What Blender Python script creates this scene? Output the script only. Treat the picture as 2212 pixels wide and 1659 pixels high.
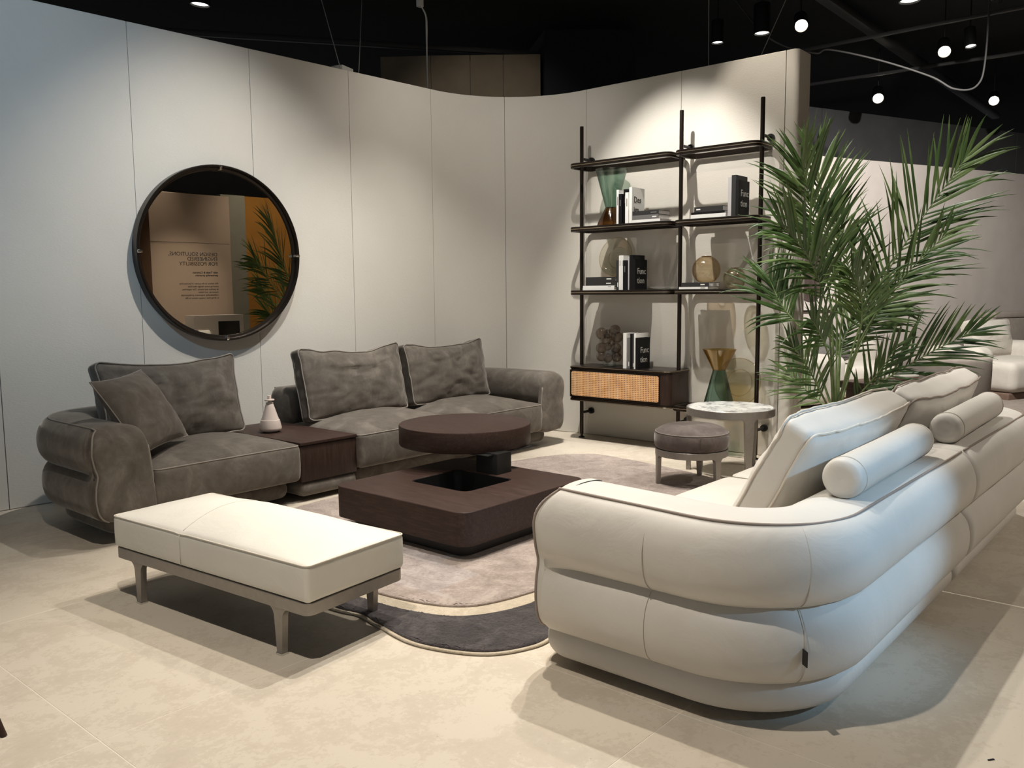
import bpy, math, random
from mathutils import Vector, Matrix, noise
PI = math.pi
random.seed(7)
scn = bpy.context.scene
for o in list(bpy.data.objects): bpy.data.objects.remove(o)
COL = scn.collection

# ------------------------------------------------------------------ camera
F_PX, HORIZON, ROLL, CAM_H, HEAD = 1830.0, 632.0, 0.0085, 1.45, math.radians(49.5)
def make_camera():
    p = math.atan((829.5 - HORIZON) / F_PX)
    hf = Vector((math.sin(HEAD), math.cos(HEAD), 0))          # heading in floor axes
    r0 = Vector((math.cos(HEAD), -math.sin(HEAD), 0))
    fw = hf * math.cos(p) + Vector((0, 0, -math.sin(p)))
    u0 = r0.cross(fw)
    r = r0 * math.cos(ROLL) - u0 * math.sin(ROLL)
    u = r0 * math.sin(ROLL) + u0 * math.cos(ROLL)
    cam = bpy.data.cameras.new('camera'); co = bpy.data.objects.new('camera', cam); COL.objects.link(co)
    m = Matrix.Identity(4)
    for i in range(3):
        m[i][0], m[i][1], m[i][2] = r[i], u[i], -fw[i]
    m[2][3] = CAM_H
    co.matrix_world = m
    cam.sensor_fit = 'HORIZONTAL'; cam.sensor_width = 36; cam.lens = F_PX / 2212 * 36
    cam.clip_start = .05; cam.clip_end = 200
    scn.camera = co
make_camera()

# ------------------------------------------------------------------ world, exposure
scn.view_settings.view_transform = 'Standard'; scn.view_settings.look = 'None'
scn.view_settings.exposure = 0.0; scn.view_settings.gamma = 1; scn.view_settings.use_curve_mapping = False
wd = bpy.data.worlds.new('hall_ambience'); scn.world = wd; wd.use_nodes = True
wd.node_tree.nodes['Background'].inputs[0].default_value = (.92, .97, 1.0, 1)
wd.node_tree.nodes['Background'].inputs[1].default_value = .24

WARM = (1.0, .905, .785); NEUT = (1.0, .96, .90); COOL = (.42, .70, 1.0)
# spotlights hung in the hall: (x, y, z, target, watts, cone deg, blend, colour, radius, label)
SPOTS = [
 (3.75, 4.05, 4.55, (3.55, 6.2, .95), 430, 68, 1.0, NEUT, .035, 'black ceiling spotlight aimed at the round mirror'),
 (5.15, 3.95, 4.55, (5.2, 5.5, .5), 440, 66, .9, NEUT, .035, 'black ceiling spotlight aimed at the two-seat grey sofa'),
 (5.20, 4.60, 4.60, (6.3, 5.9, 1.5), 115, 100, 1.0, NEUT, .05, 'unseen spotlight added to fill the curved corner'),  # soft fill lamp added to lift the dark corner wall
 (3.05, 3.10, 4.55, (2.5, 2.75, 0), 430, 66, .8, WARM, .04, 'black ceiling spotlight over the white bench'),
 (5.05, 3.55, 4.55, (4.6, 3.3, 0), 400, 80, .7, WARM, .04, 'black ceiling spotlight over the coffee table'),
 (5.30, 3.95, 4.55, (7.0, 3.95, 1.5), 540, 54, .6, NEUT, .03, 'black ceiling spotlight aimed at the shelf unit'),
 (6.25, 3.05, 4.60, (7.05, 3.25, 2.3), 115, 44, .6, WARM, .03, 'black ceiling spotlight close to the right wall'),
 (.90, 1.95, 4.55, (1.05, 2.1, 0), 430, 95, .7, WARM, .04, 'black ceiling spotlight over the open floor'),
 (4.35, 2.85, 4.55, (3.9, 1.2, .3), 470, 105, .6, NEUT, .035, 'black ceiling spotlight over the white sofa'),
 (3.10, -2.70, 2.95, (3.25, .9, .72), 620, 22, .8, COOL, .05, 'unseen cool spotlight added to tint the back of the white sofa'),  # added lamp, hung low to keep its blue off the floor
 (0.40, 2.60, 4.50, (2.2, 6.2, 2.6), 300, 56, 1.0, COOL, .08, 'unseen cool spotlight added to tint the upper left wall'),  # added lamp standing in for cool ambient light on this wall
 (6.60, -2.40, 4.55, (6.0, -.7, 0), 420, 80, .7, WARM, .04, 'black ceiling spotlight over the floor behind the white sofa'),
 (6.10, 1.30, 4.60, (6.5, 2.1, 1.4), 340, 60, .7, NEUT, .03, 'black ceiling spotlight over the palm'),
 (9.30, 1.90, 4.15, (12.4, 3.6, 1.7), 1500, 100, .8, NEUT, .04, 'black ceiling spotlight over the far lounge'),
 (6.5, .4, 4.4, (7.05, -2.5, 1.5), 420, 30, 1.0, WARM, .03, 'black ceiling spotlight aimed at the lettered wall'),
 (8.8, -.8, 4.4, (8.9, -3.4, 1.8), 170, 80, .8, WARM, .03, 'black ceiling spotlight aimed at the ochre wall'),
 (7.40, 6.90, 5.20, (10.0, 9.0, 3.6), 110, 60, .8, WARM, .03, 'unseen spotlight added to brighten the brown partition'),  # added lamp, kept out of view, only to brighten the partition
]

# ------------------------------------------------------------------ materials
def new_mat(name):
    m = bpy.data.materials.new(name); m.use_nodes = True
    nt = m.node_tree; b = nt.nodes['Principled BSDF']
    return m, nt, b
def nd(nt, t, **kw):
    n = nt.nodes.new(t)
    for k, v in kw.items(): setattr(n, k, v)
    return n
def lk(nt, a, b): nt.links.new(a, b)
def coords(nt, kind='Object', scale=(1, 1, 1), rot=(0, 0, 0)):
    tc = nd(nt, 'ShaderNodeTexCoord'); mp = nd(nt, 'ShaderNodeMapping')
    mp.inputs['Scale'].default_value = scale; mp.inputs['Rotation'].default_value = rot
    lk(nt, tc.outputs[kind], mp.inputs['Vector']); return mp.outputs['Vector']
def noise_tex(nt, vec, scale, detail=4, rough=.55, dist=0):
    n = nd(nt, 'ShaderNodeTexNoise'); n.inputs['Scale'].default_value = scale
    n.inputs['Detail'].default_value = detail; n.inputs['Roughness'].default_value = rough
    n.inputs['Distortion'].default_value = dist
    if vec: lk(nt, vec, n.inputs['Vector'])
    return n.outputs['Fac']
def ramp(nt, fac, stops):
    r = nd(nt, 'ShaderNodeValToRGB'); e = r.color_ramp.elements
    while len(e) < len(stops): e.new(.5)
    for el, (p, c) in zip(e, stops):
        el.position = p; el.color = (*c, 1)
    lk(nt, fac, r.inputs['Fac']); return r.outputs['Color']
def bump(nt, b, fac, strength, dist=.002, prev=None):
    bp = nd(nt, 'ShaderNodeBump'); bp.inputs['Strength'].default_value = strength
    bp.inputs['Distance'].default_value = dist; lk(nt, fac, bp.inputs['Height'])
    if prev: lk(nt, prev, bp.inputs['Normal'])
    lk(nt, bp.outputs['Normal'], b.inputs['Normal']); return bp.outputs['Normal']
def plain(name, col, rough=.5, metal=0, **kw):
    m, nt, b = new_mat(name); b.inputs['Base Color'].default_value = (*col, 1)
    b.inputs['Roughness'].default_value = rough; b.inputs['Metallic'].default_value = metal
    for k, v in kw.items(): b.inputs[k].default_value = v
    return m
def noisy(name, c1, c2, scale, rough=.6, metal=0, bscale=None, bstr=.2, bdist=.002, stretch=(1, 1, 1), detail=5, kind='Object', lo=.35, hi=.65, **kw):
    m, nt, b = new_mat(name); v = coords(nt, kind, stretch)
    f = noise_tex(nt, v, scale, detail)
    lk(nt, ramp(nt, f, [(lo, c1), (hi, c2)]), b.inputs['Base Color'])
    b.inputs['Roughness'].default_value = rough; b.inputs['Metallic'].default_value = metal
    if bscale: bump(nt, b, noise_tex(nt, v, bscale, 3), bstr, bdist)
    for k, w in kw.items(): b.inputs[k].default_value = w
    return m
M = {}
def build_materials():
    # wall cloth panels: fine woven, off white
    m, nt, b = new_mat('wall_cloth'); v = coords(nt)
    f = noise_tex(nt, v, 1.3, 5)
    lk(nt, ramp(nt, f, [(.3, (.60, .565, .50)), (.7, (.64, .605, .54))]), b.inputs['Base Color'])
    b.inputs['Roughness'].default_value = .9
    v2 = coords(nt, 'Object', (1, 1, 3)); n1 = bump(nt, b, noise_tex(nt, v2, 55, 5, .65), .35, .004)
    bump(nt, b, noise_tex(nt, v2, 420, 2), .15, .001, n1)
    M['wall'] = m
    M['wall_far'] = noisy('far_wall_cloth', (.52, .47, .43), (.56, .51, .47), 3, .9, bscale=150, bstr=.15)
    M['wall_core'] = plain('wall_core', (.10, .095, .085), .9)
    M['dark_wall'] = noisy('dark_wall_paint', (.17, .17, .175), (.20, .20, .205), 2, .9)
    M['brown_wall'] = noisy('brown_partition_cloth', (.16, .13, .09), (.19, .155, .11), 2.5, .9, bscale=120)
    M['black_paint'] = plain('black_ceiling_paint', (.006, .006, .0065), .95)
    M['column'] = plain('blue_black_column', (.012, .014, .018), .9)
    # floor stone
    m, nt, b = new_mat('stone_tile'); tc = nd(nt, 'ShaderNodeNewGeometry'); v = tc.outputs['Position']
    oi = nd(nt, 'ShaderNodeObjectInfo')
    f1 = noise_tex(nt, v, 3.5, 7, .68, .8); f2 = noise_tex(nt, v, 26, 6, .72, .5); f3 = noise_tex(nt, v, 60, 3, .6)
    mx = nd(nt, 'ShaderNodeMath', operation='MULTIPLY_ADD'); lk(nt, f2, mx.inputs[0]); mx.inputs[1].default_value = .55; lk(nt, f1, mx.inputs[2])
    mx2 = nd(nt, 'ShaderNodeMath', operation='MULTIPLY_ADD'); lk(nt, f3, mx2.inputs[0]); mx2.inputs[1].default_value = .3; lk(nt, mx.outputs[0], mx2.inputs[2])
    mx3 = nd(nt, 'ShaderNodeMath', operation='MULTIPLY_ADD'); lk(nt, oi.outputs['Random'], mx3.inputs[0]); mx3.inputs[1].default_value = .08; lk(nt, mx2.outputs[0], mx3.inputs[2])
    c = ramp(nt, mx3.outputs[0], [(.60, (.465, .405, .325)), (.95, (.53, .468, .382)), (1.2, (.575, .515, .425))])
    sp = noise_tex(nt, v, 75, 2, .5)
    mixc = nd(nt, 'ShaderNodeMixRGB'); mixc.blend_type = 'MULTIPLY'; mixc.inputs[0].default_value = .5
    lk(nt, c, mixc.inputs[1]); lk(nt, ramp(nt, sp, [(.24, (.55, .5, .42)), (.31, (1, 1, 1))]), mixc.inputs[2])
    lk(nt, mixc.outputs[0], b.inputs['Base Color'])
    b.inputs['Roughness'].default_value = .52; b.inputs['Specular IOR Level'].default_value = .35
    bump(nt, b, f2, .05, .002)
    M['tile'] = m
    M['grout'] = plain('pale_grout', (.70, .64, .55), .9)
    # suede velvet
    def velvet(name, c1, c2, c3):
        m, nt, b = new_mat(name); v = coords(nt, 'Object')
        f1 = noise_tex(nt, v, 4.5, 6, .62, 1.2); f2 = noise_tex(nt, v, 14, 5, .6, .8)
        a = nd(nt, 'ShaderNodeMath', operation='MULTIPLY_ADD'); lk(nt, f2, a.inputs[0]); a.inputs[1].default_value = .45; lk(nt, f1, a.inputs[2])
        lk(nt, ramp(nt, a.outputs[0], [(.5, c1), (.75, c2), (.98, c3)]), b.inputs['Base Color'])
        b.inputs['Roughness'].default_value = .85; b.inputs['Specular IOR Level'].default_value = .15
        b.inputs['Sheen Weight'].default_value = .55; b.inputs['Sheen Roughness'].default_value = .35
        b.inputs['Sheen Tint'].default_value = (.9, .85, .78, 1)
        n1 = bump(nt, b, noise_tex(nt, v, 7, 3, .5, .6), .25, .02)
        bump(nt, b, noise_tex(nt, v, 260, 2), .12, .001, n1)
        return m
    M['velvet'] = velvet('taupe_velvet', (.090, .077, .064), (.126, .110, .093), (.185, .165, .141))
    M['velvet_dark'] = velvet('plum_taupe_velvet', (.085, .068, .062), (.125, .102, .094), (.19, .16, .148))
    M['velvet_pipe'] = plain('taupe_piping', (.24, .215, .185), .8)
    M['dark_pipe'] = plain('dark_taupe_piping', (.09, .078, .07), .8)
    def leather(name, c1, c2):
        m, nt, b = new_mat(name); v = coords(nt, 'Object')
        lk(nt, ramp(nt, noise_tex(nt, v, 3, 4), [(.35, c1), (.65, c2)]), b.inputs['Base Color'])
        b.inputs['Roughness'].default_value = .55; b.inputs['Specular IOR Level'].default_value = .35
        n1 = bump(nt, b, noise_tex(nt, v, 6, 4, .55, .8), .22, .02)
        bump(nt, b, noise_tex(nt, v, 330, 2), .10, .001, n1)
        return m
    M['leather'] = leather('off_white_leather', (.575, .545, .495), (.61, .58, .53))
    M['leather_bench'] = leather('ivory_leather', (.68, .655, .59), (.72, .695, .63))
    M['stitch'] = plain('leather_seam', (.50, .455, .39), .7)
    M['pipe_brown'] = plain('brown_grey_piping', (.27, .22, .185), .7)
    M['pipe_leather'] = plain('leather_piping', (.62, .57, .49), .55)
    # wood
    def wood(name, c1, c2, c3, stretch, rough=.42, sc=7):
        m, nt, b = new_mat(name); v = coords(nt, 'Object', stretch)
        f = noise_tex(nt, v, sc, 7, .62, .8); f2 = noise_tex(nt, v, sc * 7, 3, .5)
        a = nd(nt, 'ShaderNodeMath', operation='MULTIPLY_ADD'); lk(nt, f2, a.inputs[0]); a.inputs[1].default_value = .4; lk(nt, f, a.inputs[2])
        lk(nt, ramp(nt, a.outputs[0], [(.45, c1), (.72, c2), (.95, c3)]), b.inputs['Base Color'])
        b.inputs['Roughness'].default_value = rough; b.inputs['Specular IOR Level'].default_value = .3; bump(nt, b, f2, .08, .001); return m
    M['wood'] = wood('dark_oak', (.020, .0105, .0080), (.038, .0195, .0145), (.062, .0335, .0255), (9, 1, 9), .5)
    M['wood_v'] = wood('dark_oak_vertical', (.020, .011, .008), (.036, .020, .015), (.055, .033, .025), (9, 9, .7))
    M['wood_bg'] = wood('brown_oak', (.12, .075, .055), (.16, .105, .08), (.20, .14, .11), (1, 8, 8))
    M['bronze'] = plain('dark_bronze', (.036, .027, .021), .30, .8)
    M['bronze_line'] = plain('brass_inlay', (.62, .50, .36), .28, 1)
    M['black_metal'] = plain('black_metal', (.010, .010, .010), .42, .3)
    M['satin_metal'] = noisy('warm_grey_satin_metal', (.29, .265, .24), (.32, .295, .265), 30, .42, .6)
    M['chrome'] = plain('polished_steel', (.7, .69, .66), .18, 1)
    M['mirror'] = plain('bronze_mirror', (.50, .455, .385), .0, 1)
    M['ceramic'] = plain('blush_ceramic', (.66, .56, .50), .18)
    M['black_rubber'] = plain('black_rubber', (.01, .01, .01), .7)
    # marble
    m, nt, b = new_mat('white_marble'); v = coords(nt, 'Object')
    f = noise_tex(nt, v, 3.2, 8, .65, 2.2); f2 = noise_tex(nt, v, 9, 6, .6, 1)
    a = nd(nt, 'ShaderNodeMath', operation='MULTIPLY_ADD'); lk(nt, f2, a.inputs[0]); a.inputs[1].default_value = .3; lk(nt, f, a.inputs[2])
    lk(nt, ramp(nt, a.outputs[0], [(.46, (.16, .16, .17)), (.56, (.50, .51, .50)), (.66, (.80, .81, .78)), (.85, (.84, .85, .82))]), b.inputs['Base Color'])
    b.inputs['Roughness'].default_value = .15; M['marble'] = m
    # rug pile
    def pile(name, c1, c2, c3):
        m, nt, b = new_mat(name); v = coords(nt, 'Object')
        f = noise_tex(nt, v, 6, 6, .65, 1); f2 = noise_tex(nt, v, 55, 5, .7)
        a = nd(nt, 'ShaderNodeMath', operation='MULTIPLY_ADD'); lk(nt, f2, a.inputs[0]); a.inputs[1].default_value = .7; lk(nt, f, a.inputs[2])
        lk(nt, ramp(nt, a.outputs[0], [(.58, c1), (.85, c2), (1.08, c3)]), b.inputs['Base Color'])
        b.inputs['Roughness'].default_value = 1; b.inputs['Specular IOR Level'].default_value = .05
        b.inputs['Sheen Weight'].default_value = .3
        n1 = bump(nt, b, f2, .8, .012); bump(nt, b, noise_tex(nt, v, 240, 3, .7), .7, .005, n1); return m
    M['rug_mauve'] = pile('mauve_pile', (.26, .205, .175), (.40, .325, .285), (.50, .42, .37))
    M['rug_black'] = pile('charcoal_pile', (.018, .014, .015), (.045, .036, .037), (.085, .07, .07))
    M['rug_cream'] = pile('cream_pile', (.50, .42, .31), (.62, .53, .40), (.70, .61, .48))
    # thin coloured glass: tinted transparency plus fresnel reflection
    def glass(name, col, refl=.9):
        m = bpy.data.materials.new(name); m.use_nodes = True; nt = m.node_tree; nt.nodes.clear()
        t = nd(nt, 'ShaderNodeBsdfTransparent')
        lw = nd(nt, 'ShaderNodeLayerWeight'); lw.inputs[0].default_value = .5
        p2 = nd(nt, 'ShaderNodeMath', operation='POWER'); lk(nt, lw.outputs['Facing'], p2.inputs[0]); p2.inputs[1].default_value = 2.5
        lk(nt, ramp(nt, p2.outputs[0], [(0, col), (1, tuple(x ** 4.5 for x in col))]), t.inputs[0])
        g = nd(nt, 'ShaderNodeBsdfGlossy'); g.inputs['Roughness'].default_value = .06; g.inputs[0].default_value = (refl, refl, refl, 1)
        fr = nd(nt, 'ShaderNodeLayerWeight'); fr.inputs[0].default_value = .5
        pw = nd(nt, 'ShaderNodeMath', operation='POWER'); lk(nt, fr.outputs['Facing'], pw.inputs[0]); pw.inputs[1].default_value = 3.2
        ma = nd(nt, 'ShaderNodeMath', operation='MULTIPLY_ADD'); lk(nt, pw.outputs[0], ma.inputs[0]); ma.inputs[1].default_value = .5; ma.inputs[2].default_value = .06
        mx = nd(nt, 'ShaderNodeMixShader'); o = nd(nt, 'ShaderNodeOutputMaterial')
        lk(nt, ma.outputs[0], mx.inputs[0]); lk(nt, t.outputs[0], mx.inputs[1]); lk(nt, g.outputs[0], mx.inputs[2]); lk(nt, mx.outputs[0], o.inputs[0])
        return m
    M['glass_green'] = glass('green_glass', (.70, .79, .745))
    M['glass_brown'] = glass('brown_glass', (.70, .56, .40))
    M['glass_amber'] = glass('amber_glass', (.90, .80, .53))
    M['glass_smoke'] = glass('smoked_bubble_glass', (.76, .69, .62))
    M['glass_honey'] = glass('honey_glass', (.93, .885, .80))
    M['glass_olive'] = glass('olive_glass', (.93, .915, .84))
    M['glass_clear'] = glass('clear_glass', (.93, .94, .93))
    M['glass_plate'] = glass('pale_amber_glass', (.945, .93, .87))
    M['glass_shelf'] = glass('smoked_shelf_glass', (.98, .975, .97), .7)
    # cane
    m, nt, b = new_mat('woven_cane'); v = coords(nt, 'Object', (1, 58, 58))
    sx = nd(nt, 'ShaderNodeSeparateXYZ'); lk(nt, v, sx.inputs[0])
    def frac_dist(s):
        f = nd(nt, 'ShaderNodeMath', operation='FRACT'); lk(nt, s, f.inputs[0])
        d = nd(nt, 'ShaderNodeMath', operation='SUBTRACT'); lk(nt, f.outputs[0], d.inputs[0]); d.inputs[1].default_value = .5
        p = nd(nt, 'ShaderNodeMath', operation='MULTIPLY'); lk(nt, d.outputs[0], p.inputs[0]); lk(nt, d.outputs[0], p.inputs[1]); return p.outputs[0]
    s = nd(nt, 'ShaderNodeMath', operation='ADD'); lk(nt, frac_dist(sx.outputs[1]), s.inputs[0]); lk(nt, frac_dist(sx.outputs[2]), s.inputs[1])
    tone = ramp(nt, noise_tex(nt, coords(nt, 'Object'), 14, 4), [(.3, (.66, .37, .17)), (.7, (.86, .54, .28))])
    hol = ramp(nt, s.outputs[0], [(.055, (.16, .07, .025)), (.085, (1, 1, 1))])
    mx = nd(nt, 'ShaderNodeMixRGB'); mx.blend_type = 'MULTIPLY'; mx.inputs[0].default_value = 1
    lk(nt, tone, mx.inputs[1]); lk(nt, hol, mx.inputs[2]); lk(nt, mx.outputs[0], b.inputs['Base Color'])
    b.inputs['Roughness'].default_value = .55; bump(nt, b, s.outputs[0], .4, .003); M['cane'] = m
    # books
    M['book_white'] = plain('white_cover', (.78, .77, .73), .5)
    M['book_black'] = plain('black_cover', (.006, .006, .006), .6, **{'Specular IOR Level': .2})
    M['book_grey'] = plain('charcoal_cover', (.032, .031, .030), .6, **{'Specular IOR Level': .2})
    M['book_mid'] = plain('mid_grey_cover', (.14, .135, .13), .5)
    M['book_pale'] = plain('pale_grey_cover', (.48, .46, .46), .5)
    M['pages'] = noisy('page_edges', (.66, .63, .62), (.74, .71, .69), 40, .8, stretch=(1, 40, 1))
    M['ink'] = plain('black_ink', (.012, .012, .012), .6)
    M['ink_white'] = plain('pale_print', (.50, .49, .46), .6)
    # plant
    m, nt, b = new_mat('palm_leaf'); v = coords(nt, 'Object')
    oi = nd(nt, 'ShaderNodeObjectInfo')
    a = nd(nt, 'ShaderNodeMath', operation='MULTIPLY_ADD'); lk(nt, oi.outputs['Random'], a.inputs[0]); a.inputs[1].default_value = .35
    lk(nt, noise_tex(nt, v, 4, 4), a.inputs[2])
    lk(nt, ramp(nt, a.outputs[0], [(.35, (.022, .048, .012)), (.62, (.048, .094, .022)), (.9, (.120, .175, .055))]), b.inputs['Base Color'])
    b.inputs['Roughness'].default_value = .42; b.inputs['Specular IOR Level'].default_value = .5
    M['leaf'] = m
    M['rachis'] = noisy('palm_stem', (.10, .15, .05), (.19, .25, .10), 6, .5)
    M['soil'] = noisy('soil', (.02, .014, .01), (.05, .035, .025), 40, 1, bscale=60, bstr=.8)
    M['planter'] = plain('grey_planter', (.16, .15, .14), .6)
    # far lounge
    M['boucle'] = noisy('cream_upholstery', (.50, .465, .41), (.54, .505, .45), 12, .9, bscale=180, bstr=.25)
    M['boucle_grey'] = noisy('grey_upholstery', (.11, .105, .10), (.15, .14, .13), 12, .9, bscale=180, bstr=.2)
    M['taupe'] = noisy('taupe_upholstery', (.26, .225, .195), (.30, .26, .225), 12, .9, bscale=180, bstr=.2)
    M['rug_far'] = noisy('taupe_rug', (.22, .185, .155), (.27, .23, .195), 20, 1, bscale=160, bstr=.4)
    M['art_brown'] = noisy('brown_art_ink', (.045, .030, .026), (.075, .052, .045), 9, .8)
    M['art_paper'] = plain('art_paper', (.60, .545, .50), .8)
    M['ochre'] = noisy('ochre_wall_paint', (.50, .235, .045), (.54, .26, .055), 2, .9)
    M['sage'] = noisy('sage_wall_paint', (.28, .28, .24), (.31, .31, .265), 2, .9)
    M['rust'] = plain('dark_brown_wall_paint', (.10, .055, .032), .9)
    M['beige'] = noisy('beige_wall_paint', (.48, .385, .315), (.51, .41, .335), 2, .9)
    def emit(name, col, st):
        m, nt, b = new_mat(name); b.inputs['Base Color'].default_value = (.8, .8, .8, 1)
        b.inputs['Emission Color'].default_value = (*col, 1); b.inputs['Emission Strength'].default_value = st; return m
    M['lamp_on'] = emit('lit_lens', (1, .88, .70), 18)
    M['lamp_disc'] = emit('lit_diffuser', (1, .96, .88), 3.2)
build_materials()

# ------------------------------------------------------------------ helpers
def link(o, parent=None):
    COL.objects.link(o)
    if parent: o.parent = parent
    return o
def mesh_obj(name, verts, faces, mat, parent=None, smooth=35, loc=None, rot=None):
    me = bpy.data.meshes.new(name); me.from_pydata([tuple(v) for v in verts], [], faces); me.update()
    if smooth:
        me.polygons.foreach_set('use_smooth', [True] * len(me.polygons))
        if smooth < 180: me.set_sharp_from_angle(angle=math.radians(smooth))
    if mat: me.materials.append(mat)
    o = bpy.data.objects.new(name, me); link(o, parent)
    if loc: o.location = loc
    if rot: o.rotation_euler = rot
    return o
def tag(o, label, cat, group=None):
    o['label'] = label; o['category'] = cat
    if group: o['group'] = group
    return o
def thing(name, label, cat, loc=(0, 0, 0), rot=(0, 0, 0), group=None):
    o = bpy.data.objects.new(name, None); link(o); o.location = loc; o.rotation_euler = rot
    o.empty_display_size = .1
    return tag(o, label, cat, group)
def structure(o): o['kind'] = 'structure'; return o

def box_geo(x0, x1, y0, y1, z0, z1, bev=0.0):
    """box with chamfered edges: three stacked rings"""
    if bev <= 0:
        v = [(x, y, z) for z in (z0, z1) for x, y in ((x0, y0), (x1, y0), (x1, y1), (x0, y1))]
        return v, [(3, 2, 1, 0), (4, 5, 6, 7), (0, 1, 5, 4), (1, 2, 6, 5), (2, 3, 7, 6), (3, 0, 4, 7)]
    lp = rounded_poly([(x0, y0), (x1, y0), (x1, y1), (x0, y1)], bev * 1.2, 2)
    return slab_geo(lp, z0, z1, bev, 2)
def rounded_poly(pts, r, seg=6):
    """counter-clockwise polygon with rounded corners; r number or list"""
    n = len(pts); out = []
    rs = r if isinstance(r, (list, tuple)) else [r] * n
    for i in range(n):
        p, a, b = Vector(pts[i]), Vector(pts[i - 1]), Vector(pts[(i + 1) % n]); rr = rs[i]
        if rr <= 0: out.append(tuple(p)); continue
        da, db = (a - p).normalized(), (b - p).normalized()
        ang = da.angle(db); t = min(rr / math.tan(ang / 2), .49 * (a - p).length, .49 * (b - p).length)
        rr = t * math.tan(ang / 2)
        c = p + (da + db).normalized() * (rr / math.sin(ang / 2))
        s, e = p + da * t, p + db * t
        a0 = math.atan2(s.y - c.y, s.x - c.x); a1 = math.atan2(e.y - c.y, e.x - c.x)
        d = a1 - a0
        while d > PI: d -= 2 * PI
        while d < -PI: d += 2 * PI
        for k in range(seg + 1):
            q = a0 + d * k / seg; out.append((c.x + rr * math.cos(q), c.y + rr * math.sin(q)))
    return out
def inset(loop, d):
    n = len(loop); out = []
    for i in range(n):
        a, p, b = Vector(loop[i - 1]), Vector(loop[i]), Vector(loop[(i + 1) % n])
        t1 = (p - a); t2 = (b - p)
        if t1.length < 1e-9: t1 = t2
        if t2.length < 1e-9: t2 = t1
        t = (t1.normalized() + t2.normalized())
        if t.length < 1e-6: t = t1
        t.normalize(); nrm = Vector((-t.y, t.x)); cs = max(.5, t.dot(t1.normalized()))
        out.append((p.x + nrm.x * d / cs, p.y + nrm.y * d / cs))
    return out
def ccw(loop):
    a = sum(loop[i - 1][0] * loop[i][1] - loop[i][0] * loop[i - 1][1] for i in range(len(loop)))
    return list(loop) if a > 0 else list(loop)[::-1]
def slab_geo(loop, z0, z1, bev=.004, seg=3, top_crown=0):
    rings = []; loop = ccw(loop); n = len(loop)
    if bev > 0:
        for k in range(seg + 1):
            a = PI / 2 * k / seg; rings.append((bev * (1 - math.sin(a)), z0 + bev * (1 - math.cos(a))))
        for k in range(seg + 1):
            a = PI / 2 * k / seg; rings.append((bev * (1 - math.cos(a)), z1 - bev * (1 - math.sin(a))))
    else: rings = [(0, z0), (0, z1)]
    v = []; f = []
    for d, z in rings: v += [(x, y, z) for x, y in (inset(loop, d) if d > 1e-7 else loop)]
    for k in range(len(rings) - 1):
        for i in range(n):
            j = (i + 1) % n; f.append((k * n + i, k * n + j, (k + 1) * n + j, (k + 1) * n + i))
    f.append(tuple(range(n - 1, -1, -1))); f.append(tuple((len(rings) - 1) * n + i for i in range(n)))
    return v, f
def ring_slab_geo(outer, inner, z0, z1, bev=.002):
    """frame between two loops with the same count"""
    n = len(outer)
    sec = [(outer, bev, z0), (outer, 0, z0 + bev), (outer, 0, z1 - bev), (outer, bev, z1), (inner, -bev, z1), (inner, 0, z1 - bev), (inner, 0, z0 + bev), (inner, -bev, z0)]
    v = []; f = []
    for lp, d, z in sec: v += [(x, y, z) for x, y in (inset(lp, d) if d else lp)]
    m = len(sec)
    for k in range(m):
        k2 = (k + 1) % m
        for i in range(n):
            j = (i + 1) % n; f.append((k * n + i, k * n + j, k2 * n + j, k2 * n + i))
    return v, f
def lathe_geo(prof, n=48, cap0=True, cap1=True):
    v = []; f = []
    for r, z in prof:
        for i in range(n):
            a = 2 * PI * i / n; v.append((r * math.cos(a), r * math.sin(a), z))
    for k in range(len(prof) - 1):
        for i in range(n):
            j = (i + 1) % n; f.append((k * n + i, k * n + j, (k + 1) * n + j, (k + 1) * n + i))
    if cap0: f.append(tuple(range(n - 1, -1, -1)))
    if cap1: f.append(tuple((len(prof) - 1) * n + i for i in range(n)))
    return v, f
def tube_geo(pts, r, n=8, closed=False, taper=None):
    pts = [Vector(p) for p in pts]; m = len(pts); v = []; f = []
    up = None
    for i in range(m):
        if closed: t = pts[(i + 1) % m] - pts[i - 1]
        else: t = pts[min(i + 1, m - 1)] - pts[max(i - 1, 0)]
        t.normalize()
        if up is None:
            up = Vector((0, 0, 1)) if abs(t.z) < .9 else Vector((1, 0, 0))
        s = t.cross(up)
        if s.length < 1e-5: s = t.cross(Vector((1, 0, .3)))
        s.normalize(); up2 = s.cross(t).normalized(); up = up2
        rr = r * (taper[i] if taper else 1)
        for k in range(n):
            a = 2 * PI * k / n; v.append(pts[i] + s * (rr * math.cos(a)) + up2 * (rr * math.sin(a)))
    for i in range(m if closed else m - 1):
        i2 = (i + 1) % m
        for k in range(n):
            k2 = (k + 1) % n; f.append((i * n + k, i * n + k2, i2 * n + k2, i2 * n + k))
    if not closed:
        f.append(tuple(range(n - 1, -1, -1))); f.append(tuple((m - 1) * n + k for k in range(n)))
    return v, f
def merge(*geos):
    V = []; F = []
    for v, f in geos:
        o = len(V); V += list(v); F += [tuple(i + o for i in q) for q in f]
    return V, F
def xf(geo, loc=(0, 0, 0), rot=None):
    m = Matrix.Translation(loc)
    if rot: m = m @ Matrix.Rotation(rot[2], 4, 'Z') @ Matrix.Rotation(rot[1], 4, 'Y') @ Matrix.Rotation(rot[0], 4, 'X')
    return [m @ Vector(v) for v in geo[0]], geo[1]
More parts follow.
